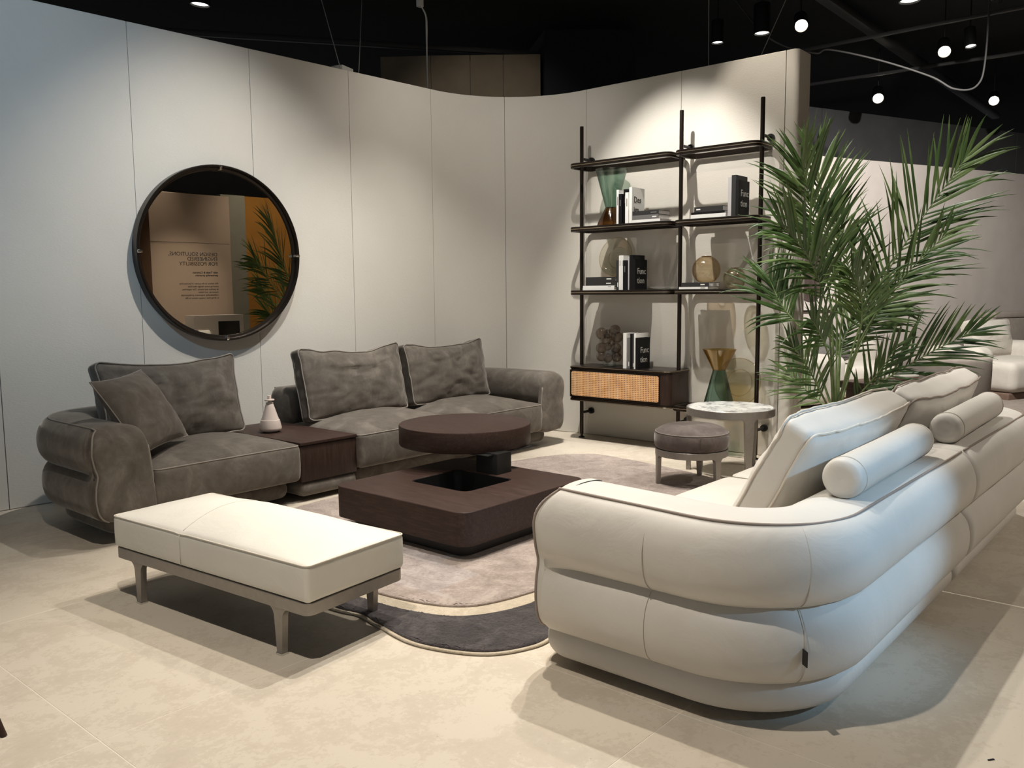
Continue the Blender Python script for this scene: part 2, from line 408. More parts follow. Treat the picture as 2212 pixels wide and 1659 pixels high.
def spline(pts, per=8, closed=False):
    P = [Vector(p) for p in pts]; n = len(P); out = []
    rng = range(n) if closed else range(n - 1)
    for i in rng:
        if closed: a, b, c, d = P[i - 1], P[i], P[(i + 1) % n], P[(i + 2) % n]
        else: a, b, c, d = P[max(i - 1, 0)], P[i], P[i + 1], P[min(i + 2, n - 1)]
        for k in range(per):
            t = k / per
            out.append(.5 * ((2 * b) + (c - a) * t + (2 * a - 5 * b + 4 * c - d) * t * t + (3 * b - a - 3 * c + d) * t ** 3))
    if not closed: out.append(P[-1])
    return out
def soft_box_geo(hx, hy, hz, r, nx=14, ny=10, nz=6, deform=None):
    """rounded box centred on the origin, optional deform(Vector)->Vector"""
    def axis(h, n):
        i = h - r; core = [-i + 2 * i * k / n for k in range(n + 1)]
        ext = [i + r * e for e in (.35, .7, 1.0)]
        return [-e for e in reversed(ext)] + core + ext
    X, Y, Z = axis(hx, nx), axis(hy, ny), axis(hz, nz)
    idx = {}; V = []
    def vid(x, y, z):
        k = (round(x, 6), round(y, 6), round(z, 6))
        if k in idx: return idx[k]
        p = Vector((x, y, z)); q = Vector((max(-hx + r, min(hx - r, x)), max(-hy + r, min(hy - r, y)), max(-hz + r, min(hz - r, z))))
        d = p - q
        if d.length > 1e-9: p = q + d.normalized() * r
        if deform: p = deform(p)
        idx[k] = len(V); V.append(p); return idx[k]
    Fc = []
    def face(A, B, fn, flip):
        for i in range(len(A) - 1):
            for j in range(len(B) - 1):
                q = [fn(A[i], B[j]), fn(A[i + 1], B[j]), fn(A[i + 1], B[j + 1]), fn(A[i], B[j + 1])]
                Fc.append(tuple(reversed(q)) if flip else tuple(q))
    face(X, Y, lambda a, b: vid(a, b, hz), False); face(X, Y, lambda a, b: vid(a, b, -hz), True)
    face(X, Z, lambda a, b: vid(a, -hy, b), False); face(X, Z, lambda a, b: vid(a, hy, b), True)
    face(Y, Z, lambda a, b: vid(hx, a, b), False); face(Y, Z, lambda a, b: vid(-hx, a, b), True)
    return V, Fc
def nz3(p, s, seed=0.0): return noise.noise(Vector((p[0] * s + seed, p[1] * s - seed * .7, p[2] * s + seed * 1.3)))
def text_obj(name, body, size, mat, parent, loc, rot, extrude=.0006, align='LEFT', spacing=1.0, bold=0.0):
    cu = bpy.data.curves.new(name, 'FONT'); cu.body = body; cu.size = size; cu.extrude = extrude
    cu.align_x = align; cu.space_line = spacing; cu.offset = bold; cu.resolution_u = 3
    tmp = bpy.data.objects.new(name, cu); COL.objects.link(tmp)
    dg = bpy.context.evaluated_depsgraph_get(); dg.update()
    me = bpy.data.meshes.new_from_object(tmp.evaluated_get(dg)); bpy.data.objects.remove(tmp)
    me.materials.clear(); me.materials.append(mat)
    o = bpy.data.objects.new(name, me); link(o, parent); o.location = loc; o.rotation_euler = rot
    return o

# ------------------------------------------------------------------ the setting
WH = 3.43
def build_floor():
    T, u0, v0 = 1.367, 1.122, 1.378
    fl = structure(mesh_obj('floor', *box_geo(-6, 44, -12, 26, -.12, -.0008), M['grout'], smooth=0))
    g = slab_geo(rounded_poly([(.0016, .0016), (T - .0016, .0016), (T - .0016, T - .0016), (.0016, T - .0016)], .0016, 1), -.02, 0, .0006, 1)
    me = None
    for i in range(-3, 13):
        for j in range(-4, 8):
            if me is None:
                o = mesh_obj('floor_tile', *g, M['tile'], fl, smooth=0); me = o.data
            else:
                o = bpy.data.objects.new('floor_tile', me); link(o, fl)
            o.location = (u0 + i * T, v0 + j * T, 0)
build_floor()

def wall_front():
    """front face line of the curved partition, left end to right end"""
    pts = []
    A, B = Vector((2.08, 6.306)), Vector((5.98, 6.12))
    for k in range(41): pts.append(A.lerp(B, k / 40))
    cx, cy, r = 5.98, 5.07, 1.05
    for k in range(1, 41):
        a = PI / 2 * (1 - k / 40); pts.append(Vector((cx + r * math.cos(a), cy + r * math.sin(a))))
    for k in range(1, 31): pts.append(Vector((7.03, 5.07 + (2.98 - 5.07) * k / 30)))
    return pts
def build_wall():
    P = wall_front(); th = .30
    def normals(Q):
        N = []
        for i in range(len(Q)):
            t = (Q[min(i + 1, len(Q) - 1)] - Q[max(i - 1, 0)]).normalized(); N.append(Vector((t.y, -t.x)))   # into the room
        return N
    N = normals(P)
    # arc length table for the panel joints
    cum = [0]
    for i in range(1, len(P)): cum.append(cum[-1] + (P[i] - P[i - 1]).length)
    def at(s):
        for i in range(1, len(P)):
            if cum[i] >= s or i == len(P) - 1:
                t = (s - cum[i - 1]) / (cum[i] - cum[i - 1]); return P[i - 1].lerp(P[i], t), N[i - 1].lerp(N[i], t).normalized()
    # dark core that shows in the joints
    core = [p - n * .02 for p, n in zip(P, N)] + [p - n * (th - .02) for p, n in reversed(list(zip(P, N)))]
    cl = [(p.x, p.y) for p in reversed(core)]
    w = structure(mesh_obj('wall_back', *slab_geo(cl, 0.002, WH - .02, 0), M['wall_core'], smooth=30))
    S = cum[-1]
    def s_of(pt): return min(range(len(P)), key=lambda i: (P[i] - Vector(pt)).length)
    joints = [cum[s_of(q)] for q in ((3.10, 6.257), (4.05, 6.21), (5.03, 6.165), (5.98, 6.12))]
    a0 = cum[s_of((5.98, 6.12))]
    joints += [a0 + PI / 4 * 1.05, a0 + PI / 2 * 1.05 + .06, cum[s_of((7.03, 3.97))]]
    bounds = [0] + joints + [S]
    for k in range(len(bounds) - 1):
        s0, s1 = bounds[k] + .002, bounds[k + 1] - .002
        ns = max(2, int((s1 - s0) / .06)); fr = []; bk = []
        for i in range(ns + 1):
            p, n = at(s0 + (s1 - s0) * i / ns); fr.append(p); bk.append(p - n * th)
        loop = [(p.x, p.y) for p in fr] + [(p.x, p.y) for p in reversed(bk)]
        mesh_obj('panel', *slab_geo(loop[::-1] if False else loop, 0.003, WH, .003, 1), M['wall'], w, smooth=25)
    # rounded end caps
    def cap(p, n, t):
        q = [p, p + t * .10, p + t * .10 - n * th, p - n * th]
        lp = [(a.x, a.y) for a in q]
        ar = sum(lp[i][0] * lp[(i + 1) % 4][1] - lp[(i + 1) % 4][0] * lp[i][1] for i in range(4))
        rs = [0, .095, .095, 0]
        if ar < 0: lp = lp[::-1]; rs = rs[::-1]
        mesh_obj('end_panel', *slab_geo(rounded_poly(lp, rs, 8), .003, WH, .003, 1), M['wall'], w, smooth=30)
    p, n = at(S); t = Vector((0, -1)); cap(p + t * .004, n, t)
    p, n = at(0); t = (P[0] - P[1]).normalized(); cap(p + t * .004, n, t)
build_wall()

def build_hall():
    structure(mesh_obj('ceiling', *box_geo(-6, 44, -12, 26, 5.45, 5.6), M['black_paint'], smooth=0))
    # far cream partition and dark wall behind it
    P0 = Vector((12.2, 4.73)); d = Vector((.9239, -.3827)); n = Vector((.3827, .9239))
    def wallbox(name, a, b, th, h, mat, joints=0, panel='panel'):
        q = [a, b, b + n * th, a + n * th]
        w = structure(mesh_obj(name, *slab_geo([(p.x, p.y) for p in q], 0, h, .004, 1), mat, smooth=25)); return w
    wallbox('wall_right', P0 - d * 3.0, P0 + d * 9, .2, 3.36, M['wall_far'])
    a = P0 - d * .6 + n * 3.1; L = 28.0; cnt = 14
    w = structure(mesh_obj('wall_far', *slab_geo([(p.x, p.y) for p in (a, a + d * L, a + d * L + n * .2, a + n * .2)], 0, 4.86, .004, 1), M['wall_core'], smooth=25))
    for k in range(cnt):
        s0, s1 = a + d * (L * k / cnt + .012), a + d * (L * (k + 1) / cnt - .012)
        mesh_obj('panel', *slab_geo([(p.x, p.y) for p in (s0 - n * .03, s1 - n * .03, s1, s0)], 0.01, 4.9, .004, 1), M['dark_wall'], w, smooth=25)
    # brown partition box above the corner
    c = Vector((9.46, 9.67)); e1 = Vector((10.54, 8.37)); e2 = Vector((9.0, 10.3))
    dirn = (e1 - c).normalized(); back = Vector((dirn.y * -1, dirn.x)) * -1
    b1 = Vector((.76, .65))
    w = structure(mesh_obj('wall_side', *slab_geo([(p.x, p.y) for p in (e2 + b1 * .02, c + b1 * .02, e1 + b1 * .02, e1 + b1 * 1.5, e2 + b1 * 1.5)], 0, 5.0, .004, 1), M['wall_core'], smooth=25))
    cuts = [0, .36, .66, 1]
    for k in range(3):
        s0, s1 = c.lerp(e1, cuts[k] + .003), c.lerp(e1, cuts[k + 1] - .003)
        mesh_obj('panel', *slab_geo([(p.x, p.y) for p in (s0, s1, s1 + b1 * .03, s0 + b1 * .03)], 0, 5.08 - .0 * k, .003, 1), M['brown_wall'], w, smooth=25)
    mesh_obj('panel', *slab_geo([(p.x, p.y) for p in (e2, c, c + b1 * .03, e2 + b1 * .03)], 0, 5.08, .003, 1), M['brown_wall'], w, smooth=25)
    # dark column beside it
    q = [Vector((10.62, 8.36)), Vector((11.12, 7.72)), Vector((11.55, 7.30)), Vector((12.6, 8.6)), Vector((11.6, 9.6))]
    structure(mesh_obj('wall_column', *slab_geo([(p.x, p.y) for p in q], 0, 5.449, .004, 1), M['column'], smooth=25))
    structure(mesh_obj('wall_hall', *box_geo(2, 44, -9.2, -9, 0, 5.449), M['dark_wall'], smooth=0))
    # walls across the aisle, seen in the mirror
    structure(mesh_obj('wall_lettered', *slab_geo([(6.42, -2.7), (8.00, -2.7), (8.00, -2.5), (6.42, -2.5)], 0, 3.28, .004, 1), M['beige'], smooth=25))
    structure(mesh_obj('wall_sage', *slab_geo([(8.005, -3.05), (8.50, -3.05), (8.50, -2.85), (8.005, -2.85)], 0, 3.36, .004, 1), M['sage'], smooth=25))
    structure(mesh_obj('wall_ochre', *slab_geo([(8.35, -3.6), (12.5, -3.6), (12.5, -3.4), (8.35, -3.4)], 0, 3.42, .004, 1), M['ochre'], smooth=25))
    structure(mesh_obj('wall_brown', *slab_geo([(4.6, -2.4), (6.38, -2.4), (6.38, -2.2), (4.6, -2.2)], 0, 3.4, .004, 1), M['rust'], smooth=25))
build_hall()

# ------------------------------------------------------------------ sofas
UPPER = [(-.25, .43), (-.27, .55), (-.25, .65), (-.19, .695), (-.08, .702), (.012, .692), (.062, .645), (.086, .568), (.074, .480), (.030, .424), (-.05, .400), (-.17, .405)]
LOWER = [(-.27, .165), (-.275, .30), (-.27, .405), (-.15, .436), (-.05, .434), (.018, .415), (.060, .362), (.072, .285), (.056, .205), (.012, .158), (-.06, .144), (-.18, .146)]
FRONT = [(-.300, .20), (-.285, .42), (-.262, .60), (-.225, .682), (-.13, .702), (-.02, .696), (.038, .655), (.060, .57), (.050, .485), (.034, .425), (.046, .36), (.050, .28), (.034, .20), (-.015, .155), (-.13, .143), (-.25, .148)]
def path_normals(P):
    N = []; T = []
    for i in range(len(P)):
        t = (P[min(i + 1, len(P) - 1)] - P[max(i - 1, 0)]).normalized(); T.append(t); N.append(Vector((t.y, -t.x)))
    return N, T
def sweep_geo(P, N, T, prof, er=.045, seed=0, wob=.004, er0=None, pleat=None):
    """closed section swept along a plan path, pillowed at both ends"""
    ring = [Vector((p[0], p[1])) for p in spline([(a, b, 0) for a, b in prof], 4, True)]
    c = sum(ring, Vector((0, 0))) / len(ring); n = len(ring)
    st = []
    steps = 5
    for k in range(steps):
        a = PI / 2 * (k / steps); st.append((0, -er * math.cos(a) + er, er * (1 - math.sin(a))))
    e0 = er if er0 is None else er0
    secs = [(P[0] + T[0] * (e0 - e0 * math.cos(PI / 2 * k / steps)), N[0], e0 * (1 - math.sin(PI / 2 * k / steps))) for k in range(steps)]
    acc = 0
    mid = [(p, nn, 0) for p, nn in zip(P, N) if (p - P[0]).length > e0 * 1.05 and (p - P[-1]).length > er * 1.05]
    tail = [(P[-1] - T[-1] * (er - er * math.cos(PI / 2 * k / steps)), N[-1], er * (1 - math.sin(PI / 2 * k / steps))) for k in range(steps)][::-1]
    # opening sections start exactly at the path end
    secs = secs + [(P[0] + T[0] * e0, N[0], 0)] + mid + [(P[-1] - T[-1] * er, N[-1], 0)] + tail
    V = []; Fc = []
    for p, nn, d in secs:
        for q in ring:
            w = q - c; L = w.length; w2 = w * max(.05, (L - d * 1.6) / L); a = c + w2
            if er0 is not None and .385 < a.y < .455 and a.x > -.12:
                a = Vector((a.x + (.046 - a.x) * math.exp(-((p - P[0]).length / .09) ** 2), a.y))
            x, y = p + nn * a.x; z = a.y
            dz = nz3((x, y, z), 3.3, seed) * wob
            if pleat:
                g = math.exp(-((p - pleat[0]).length / .30) ** 2) * math.exp(-((z - pleat[1]) / .040) ** 2)
                dz += g * .006 * (math.sin((p - P[0]).length * 150) + nz3((x * 9, y * 9, 0), 3, seed))
            V.append(Vector((x + nn.x * dz, y + nn.y * dz, z + dz * .5)))
    m = len(secs)
    for i in range(m - 1):
        for k in range(n):
            k2 = (k + 1) % n; Fc.append((i * n + k, i * n + k2, (i + 1) * n + k2, (i + 1) * n + k))
    Fc.append(tuple(range(n - 1, -1, -1))); Fc.append(tuple((m - 1) * n + k for k in range(n)))
    return V, Fc
def densify(pts, step=.025):
    out = []
    for a, b in zip(pts[:-1], pts[1:]):
        n = max(1, int((b - a).length / step))
        for k in range(n): out.append(a.lerp(b, k / n))
    out.append(pts[-1]); return out
def shell_path(xa, ya, yb, xe, rc):
    """arm outer face x=xa from y=ya to the back line y=yb, corner radius rc, along the back to x=xe"""
    sx = 1 if xe > xa else -1; sy = 1 if yb > ya else -1
    c = Vector((xa + sx * rc, yb - sy * rc)); pts = [Vector((xa, ya)), Vector((xa, yb - sy * rc))]
    for k in range(1, 17):
        a = PI / 2 * k / 16; pts.append(Vector((c.x - sx * rc * math.cos(a), c.y + sy * rc * math.sin(a))))
    pts.append(Vector((xe, yb))); return densify(pts)
def lift(p, P, up):
    """the arm rises a little towards its front"""
    return up * max(0.0, 1 - (p - P[0]).length / .95)
def build_shell(root, P, flip, mats, seams, arm_end=True, seed=0, up_z=0.0):
    """upper roll, lower roll, piping, front panel; flip turns the outward side"""
    N, T = path_normals(P)
    if flip: N = [-n for n in N]
    body, pipe, seam = mats
    def cut(off):  # the rolls start behind the front panel
        Q = [p for p in P]; return Q
    acc = 0; cpt = P[len(P) // 2]
    for i in range(1, len(P) - 1):
        if T[i].angle(T[0]) > PI / 4: cpt = P[i]; break
    up = mesh_obj('upper_roll', *sweep_geo(P, N, T, UPPER, seed=seed, er0=.004, pleat=(cpt, .425)), body, root, smooth=180)
    lo = mesh_obj('lower_roll', *sweep_geo(P, N, T, LOWER, seed=seed + 3, er0=.004, pleat=(cpt, .415)), body, root, smooth=180)
    f = -T[0]; ring = [Vector(p) for p in spline([(a, b, 0) for a, b in FRONT], 5, True)]; c = Vector((-.13, .43, 0))
    ring = [q + Vector((0, up_z * max(0, (q.y - .40) / .3), 0)) for q in ring]
    def back(z): return .07 * min(1.1, max(0, (z - .58) / .12)) ** 2
    for vt in up.data.vertices:
        q = Vector(vt.co[:2]) - P[0]; al = q.dot(T[0])
        sh = back(vt.co.z) * max(0, 1 - al / .22) if al < .22 and abs(q.dot(N[0])) < .4 else 0
        vt.co.z += lift(Vector(vt.co[:2]), P, up_z) * max(0, (vt.co.z - .40) / .3)
        vt.co.x += T[0].x * sh; vt.co.y += T[0].y * sh
    pts = [(p.x + n.x * .012, p.y + n.y * .012, .6925 + lift(p, P, up_z)) for p, n in zip(P, N)]
    side = ring[27:66]
    dn = [(P[0].x + N[0].x * q.x + f.x * (.036 - back(q.y)), P[0].y + N[0].y * q.x + f.y * (.036 - back(q.y)), q.y) for q in side]
    mesh_obj('piping', *tube_geo(dn[::-1] + [p for p in pts[:-1] if (Vector(p[:2]) - P[0]).dot(T[0]) > .045 or (Vector(p[:2]) - P[0]).length > .4], .0056, 8), pipe, up, smooth=180)
    # front panel of the arm with its own piping
    V = []; Fc = []; n = len(ring)
    for d, sh in ((-.006, 0), (.030, 0), (.044, .006), (.052, .016), (.056, .03), (.060, .08)):
        for q in ring:
            w = q - c; a = c + w * ((w.length - sh) / w.length); bb = back(a.y)
            V.append(Vector((P[0].x + N[0].x * a.x + f.x * (d - bb), P[0].y + N[0].y * a.x + f.y * (d - bb), a.y)))
    for i in range(5):
        for k in range(n):
            k2 = (k + 1) % n; Fc.append((i * n + k, i * n + k2, (i + 1) * n + k2, (i + 1) * n + k))
    Fc.append(tuple(5 * n + k for k in range(n)))
    fp = mesh_obj('front_panel', V, Fc, body, root, smooth=180)
    inn = [q for q in ring if q.x < -.20 and .19 < q.y < .60]; inn.sort(key=lambda q: q.y)
    pv = [(P[0].x + N[0].x * q.x + f.x * (.034 - back(q.y)), P[0].y + N[0].y * q.x + f.y * (.034 - back(q.y)), q.y) for q in inn]
    mesh_obj('piping', *tube_geo(pv, .005, 8), pipe, fp, smooth=180)
    # vertical stitched seams on both rolls
    for s in seams:
        i = min(range(len(P)), key=lambda k: abs(sum((P[j] - P[j - 1]).length for j in range(1, k + 1)) - s))
        for prof, par, k0, k1 in ((UPPER, up, 4, 10), (LOWER, lo, 4, 10)):
            R = spline([(a, b, 0) for a, b in prof], 4, True)
            line = [(P[i].x + N[i].x * (q.x + .0016), P[i].y + N[i].y * (q.x + .0016), q.y) for q in R[k0 * 4:k1 * 4 + 1]]
            mesh_obj('seam', *tube_geo(line, .0015, 6), seam, par, smooth=180)
def base_slab(root, loop, z0, z1, mat, name='base'):
    return mesh_obj(name, *slab_geo(loop, z0, z1, (z1 - z0) * .46, 6), mat, root, smooth=180)
def seat_cushion(root, x0, x1, y0, y1, z0, z1, crown, mat, pipe, front, seed=1, r=.035):
    """crowned seat; front is the y side that carries the welt line"""
    hx, hy, hz = (x1 - x0) / 2, (y1 - y0) / 2, (z1 - z0) / 2; cx, cy, cz = (x0 + x1) / 2, (y0 + y1) / 2, (z0 + z1) / 2
    def df(p):
        a, b = p.x / hx, p.y / hy
        k = max(0, (1 - abs(a) ** 2.6)) * max(0, (1 - abs(b) ** 2.6))
        t = (p.z + hz) / (2 * hz)
        z = p.z + t * t * (crown * k + nz3((p.x + cx, p.y + cy, 0), 5, seed) * .010 * k + nz3((p.x + cx, p.y, 0), 14, seed) * .004 * k)
        bul = .018 * (1 - (p.z / hz) ** 2) * max(0, 1 - abs(a) ** 6)
        y = p.y + (bul if p.y > 0 else -bul) * (abs(b) ** 8)
        x = p.x + (1 if p.x > 0 else -1) * .010 * (1 - (p.z / hz) ** 2) * abs(a) ** 8
        return Vector((x, y, z))
    o = mesh_obj('seat_cushion', *soft_box_geo(hx, hy, hz, r, 26, 20, 6, df), mat, root, smooth=180, loc=(cx, cy, cz))
    lp = rounded_poly([(-hx + .006, -hy + .006), (hx - .006, -hy + .006), (hx - .006, hy - .006), (-hx + .006, hy - .006)], r, 6)
    mesh_obj('piping', *tube_geo(densify3([Vector((x, y, hz - .012)) for x, y in lp], df), .0048, 8, True), pipe, o, smooth=180)
    return o
def densify3(pts, df=None, step=.03, closed=True):
    out = []; n = len(pts)
    for i in range(n if closed else n - 1):
        a, b = pts[i], pts[(i + 1) % n]; m = max(1, int((b - a).length / step))
        for k in range(m): out.append(a.lerp(b, k / m))
    if not closed: out.append(pts[-1])
    return [df(p) for p in out] if df else out
def box_cushion(name, label, w, h, t, loc, rot, mat, pipe, seed, sag=.02, group=None, cat='cushion', bulge=.07, r=.035, both=True, wr=.008, ears=0.0):
    """loose back cushion: box edge with welts front and back, front looks to -y"""
    root = thing(name, label, cat, loc, rot, group)
    hx, hz, hy = w / 2, h / 2, t / 2
    def df(p):
        a, c = p.x / hx, p.z / hz
        k = max(0, 1 - abs(a) ** 2.2) * max(0, 1 - abs(c) ** 2.2)
        s = 1 if p.y > 0 else -1
        y = p.y * (1 - .28 * abs(a) ** 5) + s * bulge * k * (abs(p.y) / hy)
        z = p.z
        if c > 0:
            z -= sag * c * c * (1 - abs(a) ** 1.5) * (1 + .7 * nz3((p.x, 0, 0), 3.5, seed))
            z += ears * c ** 4 * abs(a) ** 3
        z += (.010 if wr > .014 else .004) * c ** 3 * nz3((p.x, 0, 0), 6, seed)
        x = p.x + .012 * abs(a) ** 3 * (1 if a > 0 else -1) * nz3((0, 0, p.z), 7, seed) - (1 if a > 0 else -1) * .02 * abs(a) ** 3 * (1 - abs(c) ** 2)
        q = Vector((p.x * 1.0, p.z * 2.2, 0))
        y += s * wr * (nz3((q.x, q.y, 0), 4.5, seed) + .6 * nz3((q.x, q.y * 1.5, s), 10, seed)) * (.35 + .65 * k)
        wq = .35 * nz3((p.x, p.z, s), 3, seed + 9); rg = (1 - abs(nz3((p.x * .45 + wq, p.z * 1.5 + wq, s), 5.0, seed + 4))) ** 6
        ed = (1 - abs(nz3((p.x * 1.6, p.z * .7, s), 6.0, seed + 14))) ** 5 * (abs(a) ** 3 + abs(c) ** 4)
        y -= s * wr * (.95 * rg * (.3 + .7 * k) + .55 * min(1, ed)) * (abs(p.y) / hy)
        return Vector((x, y, z))
    b = mesh_obj('cover', *soft_box_geo(hx, hy, hz, r, 34, 5, 26, df), mat, root, smooth=180, loc=(0, 0, hz))
    lp = rounded_poly([(-hx, -hz), (hx, -hz), (hx, hz), (-hx, hz)], r * 1.3, 6)
    for s in ((-1, 1) if both else (-1,)):
        pts = densify3([Vector((x * .997, s * (hy - r * .25), z * .997)) for x, z in lp], df)
        mesh_obj('piping', *tube_geo(pts, .0052, 8, True), pipe, root, smooth=180, loc=(0, 0, hz))
    return root
def throw_pillow(label, w, h, t, loc, rot, mat, pipe, seed):
    root = thing('throw_pillow', label, 'pillow', loc, rot)
    n = 28; V = []; Fc = []
    for s in (-1, 1):
        for i in range(n + 1):
            for j in range(n + 1):
                a, c = -1 + 2 * i / n, -1 + 2 * j / n
                k = ((1 - abs(a) ** 2.4) * (1 - abs(c) ** 2.4)) ** .55
                x = a * w / 2 * (1 - .07 * (1 - c * c) * abs(a)); z = c * h / 2 * (1 - .07 * (1 - a * a) * abs(c))
                y = s * t / 2 * k + .012 * nz3((a, c, s), 2.5, seed) * k + .006 * nz3((a, c, s), 6, seed) * k
                V.append((x, y, z))
    o2 = (n + 1) ** 2
    for i in range(n):
        for j in range(n):
            q = (i * (n + 1) + j, (i + 1) * (n + 1) + j, (i + 1) * (n + 1) + j + 1, i * (n + 1) + j + 1)
            Fc.append(q); Fc.append(tuple(o2 + k for k in reversed(q)))
    mesh_obj('cover', V, Fc, mat, root, smooth=180)
    ed = [(V[i * (n + 1)]) for i in range(n)] + [V[n * (n + 1) + j] for j in range(n)] + [V[i * (n + 1) + n] for i in range(n, 0, -1)] + [V[j] for j in range(n, 0, -1)]
    mesh_obj('piping', *tube_geo(ed, .004, 8, True), pipe, root, smooth=180)
    return root

def build_white_sofa():
    mats = (M['leather'], M['pipe_brown'], M['stitch'])
    # near module
    r = thing('leather_sofa_module', 'white leather sofa corner module with rounded double-roll arm nearest the camera', 'sofa', group='white leather sofa')
    P = shell_path(2.50, 1.945, .95, 4.345, .41)
    build_shell(r, P, False, mats, [.47, .95], seed=1, up_z=.025)
    lp = rounded_poly([(2.495, .945), (4.335, .945), (4.335, 2.03), (2.495, 2.03)], [.41, .05, .06, .14], 12)
    base_slab(r, lp, .035, .160, M['leather'])
    seat_cushion(r, 2.80, 4.33, 1.24, 2.12, .175, .42, .055, M['leather'], M['pipe_leather'], 1, 2)
    lab = mesh_obj('label_tag', *xf(box_geo(-.0015, .0015, -.020, .010, -.026, .026), (2.592, .988, .275), (0, 0, math.radians(-40))), M['ink'], r, smooth=0)
    lab.rotation_euler = (0, 0, 0)
    mesh_obj('foot', *xf(lathe_geo([(.035, 0), (.035, .04)], 20), (2.78, 1.9, 0)), M['black_rubber'], r)
    mesh_obj('foot', *xf(lathe_geo([(.035, 0), (.035, .04)], 20), (3.05, 1.25, 0)), M['black_rubber'], r)
    mesh_obj('foot', *xf(lathe_geo([(.035, 0), (.035, .04)], 20), (4.2, 1.2, 0)), M['black_rubber'], r)
    # far module
    r = thing('leather_sofa_module', 'white leather sofa corner module beside the palm', 'sofa', group='white leather sofa')
    P = shell_path(6.20, 1.945, .95, 4.355, .41)
    build_shell(r, P, True, mats, [.95], seed=9, up_z=.025)
    lp = rounded_poly([(4.365, .945), (6.205, .945), (6.205, 2.03), (4.365, 2.03)], [.05, .41, .14, .06], 12)
    base_slab(r, lp, .035, .160, M['leather'])
    seat_cushion(r, 4.37, 5.90, 1.24, 2.12, .175, .42, .055, M['leather'], M['pipe_leather'], 1, 5)
    for x, y in ((5.9, 1.9), (5.65, 1.25), (4.5, 1.2)):
        mesh_obj('foot', *xf(lathe_geo([(.035, 0), (.035, .04)], 20), (x, y, 0)), M['black_rubber'], r)
    # loose cushions lean on the back; front looks to +y
    tilt = math.radians(-29)
    box_cushion('back_cushion', 'plump white leather back cushion nearest the camera, dark welt', 1.25, .56, .18, (3.71, 1.49, .455), (tilt, 0, PI), M['leather'], M['pipe_leather'], 11, .02, 'white leather back cushions', bulge=.06, r=.045, wr=.011)
    box_cushion('back_cushion', 'plump white leather back cushion at the palm end, dark welt', 1.42, .56, .18, (5.11, 1.49, .455), (tilt, 0, PI), M['leather'], M['pipe_brown'], 23, .03, 'white leather back cushions', bulge=.06, r=.045, wr=.011)
    def bolster(label, x0, x1, y, z, R, seed):
        b = thing('bolster', label, 'cushion', ((x0 + x1) / 2, y, z), (0, 0, math.radians(1.5)), 'white leather bolsters')
        L = (x1 - x0) / 2
        prof = [(.0, -L), (R * .55, -L - .004), (R * .86, -L + .004), (R * .97, -L + .018), (R * 1.0, -L + .045), (R * 1.01, -L + .10), (R, 0), (R * 1.01, L - .1), (R, L - .045), (R * .97, L - .018), (R * .86, L - .004), (R * .55, L + .004), (0, L)]
        prof = [(max(.0005, p.x), p.y) for p in spline([(a, c, 0) for a, c in prof], 4)]
        g = lathe_geo(prof, 40); g = ([Vector((v[2], v[0] + .004 * nz3(v, 6, seed), v[1])) for v in g[0]], g[1])
        mesh_obj('cover', *g, M['leather'], b, smooth=180)
        for sx in (-L + .05, L - .05):
            mesh_obj('seam', *tube_geo([(sx, R * 1.004 * math.cos(a * PI / 24), R * 1.004 * math.sin(a * PI / 24)) for a in range(48)], .0025, 6, True), M['stitch'], b, smooth=180)
    bolster('white leather bolster on the sofa back nearest the camera', 3.03, 4.08, 1.055, .774, .075, 2)
    bolster('white leather bolster on the sofa back at the palm end', 4.45, 5.58, 1.055, .774, .075, 8)
build_white_sofa()

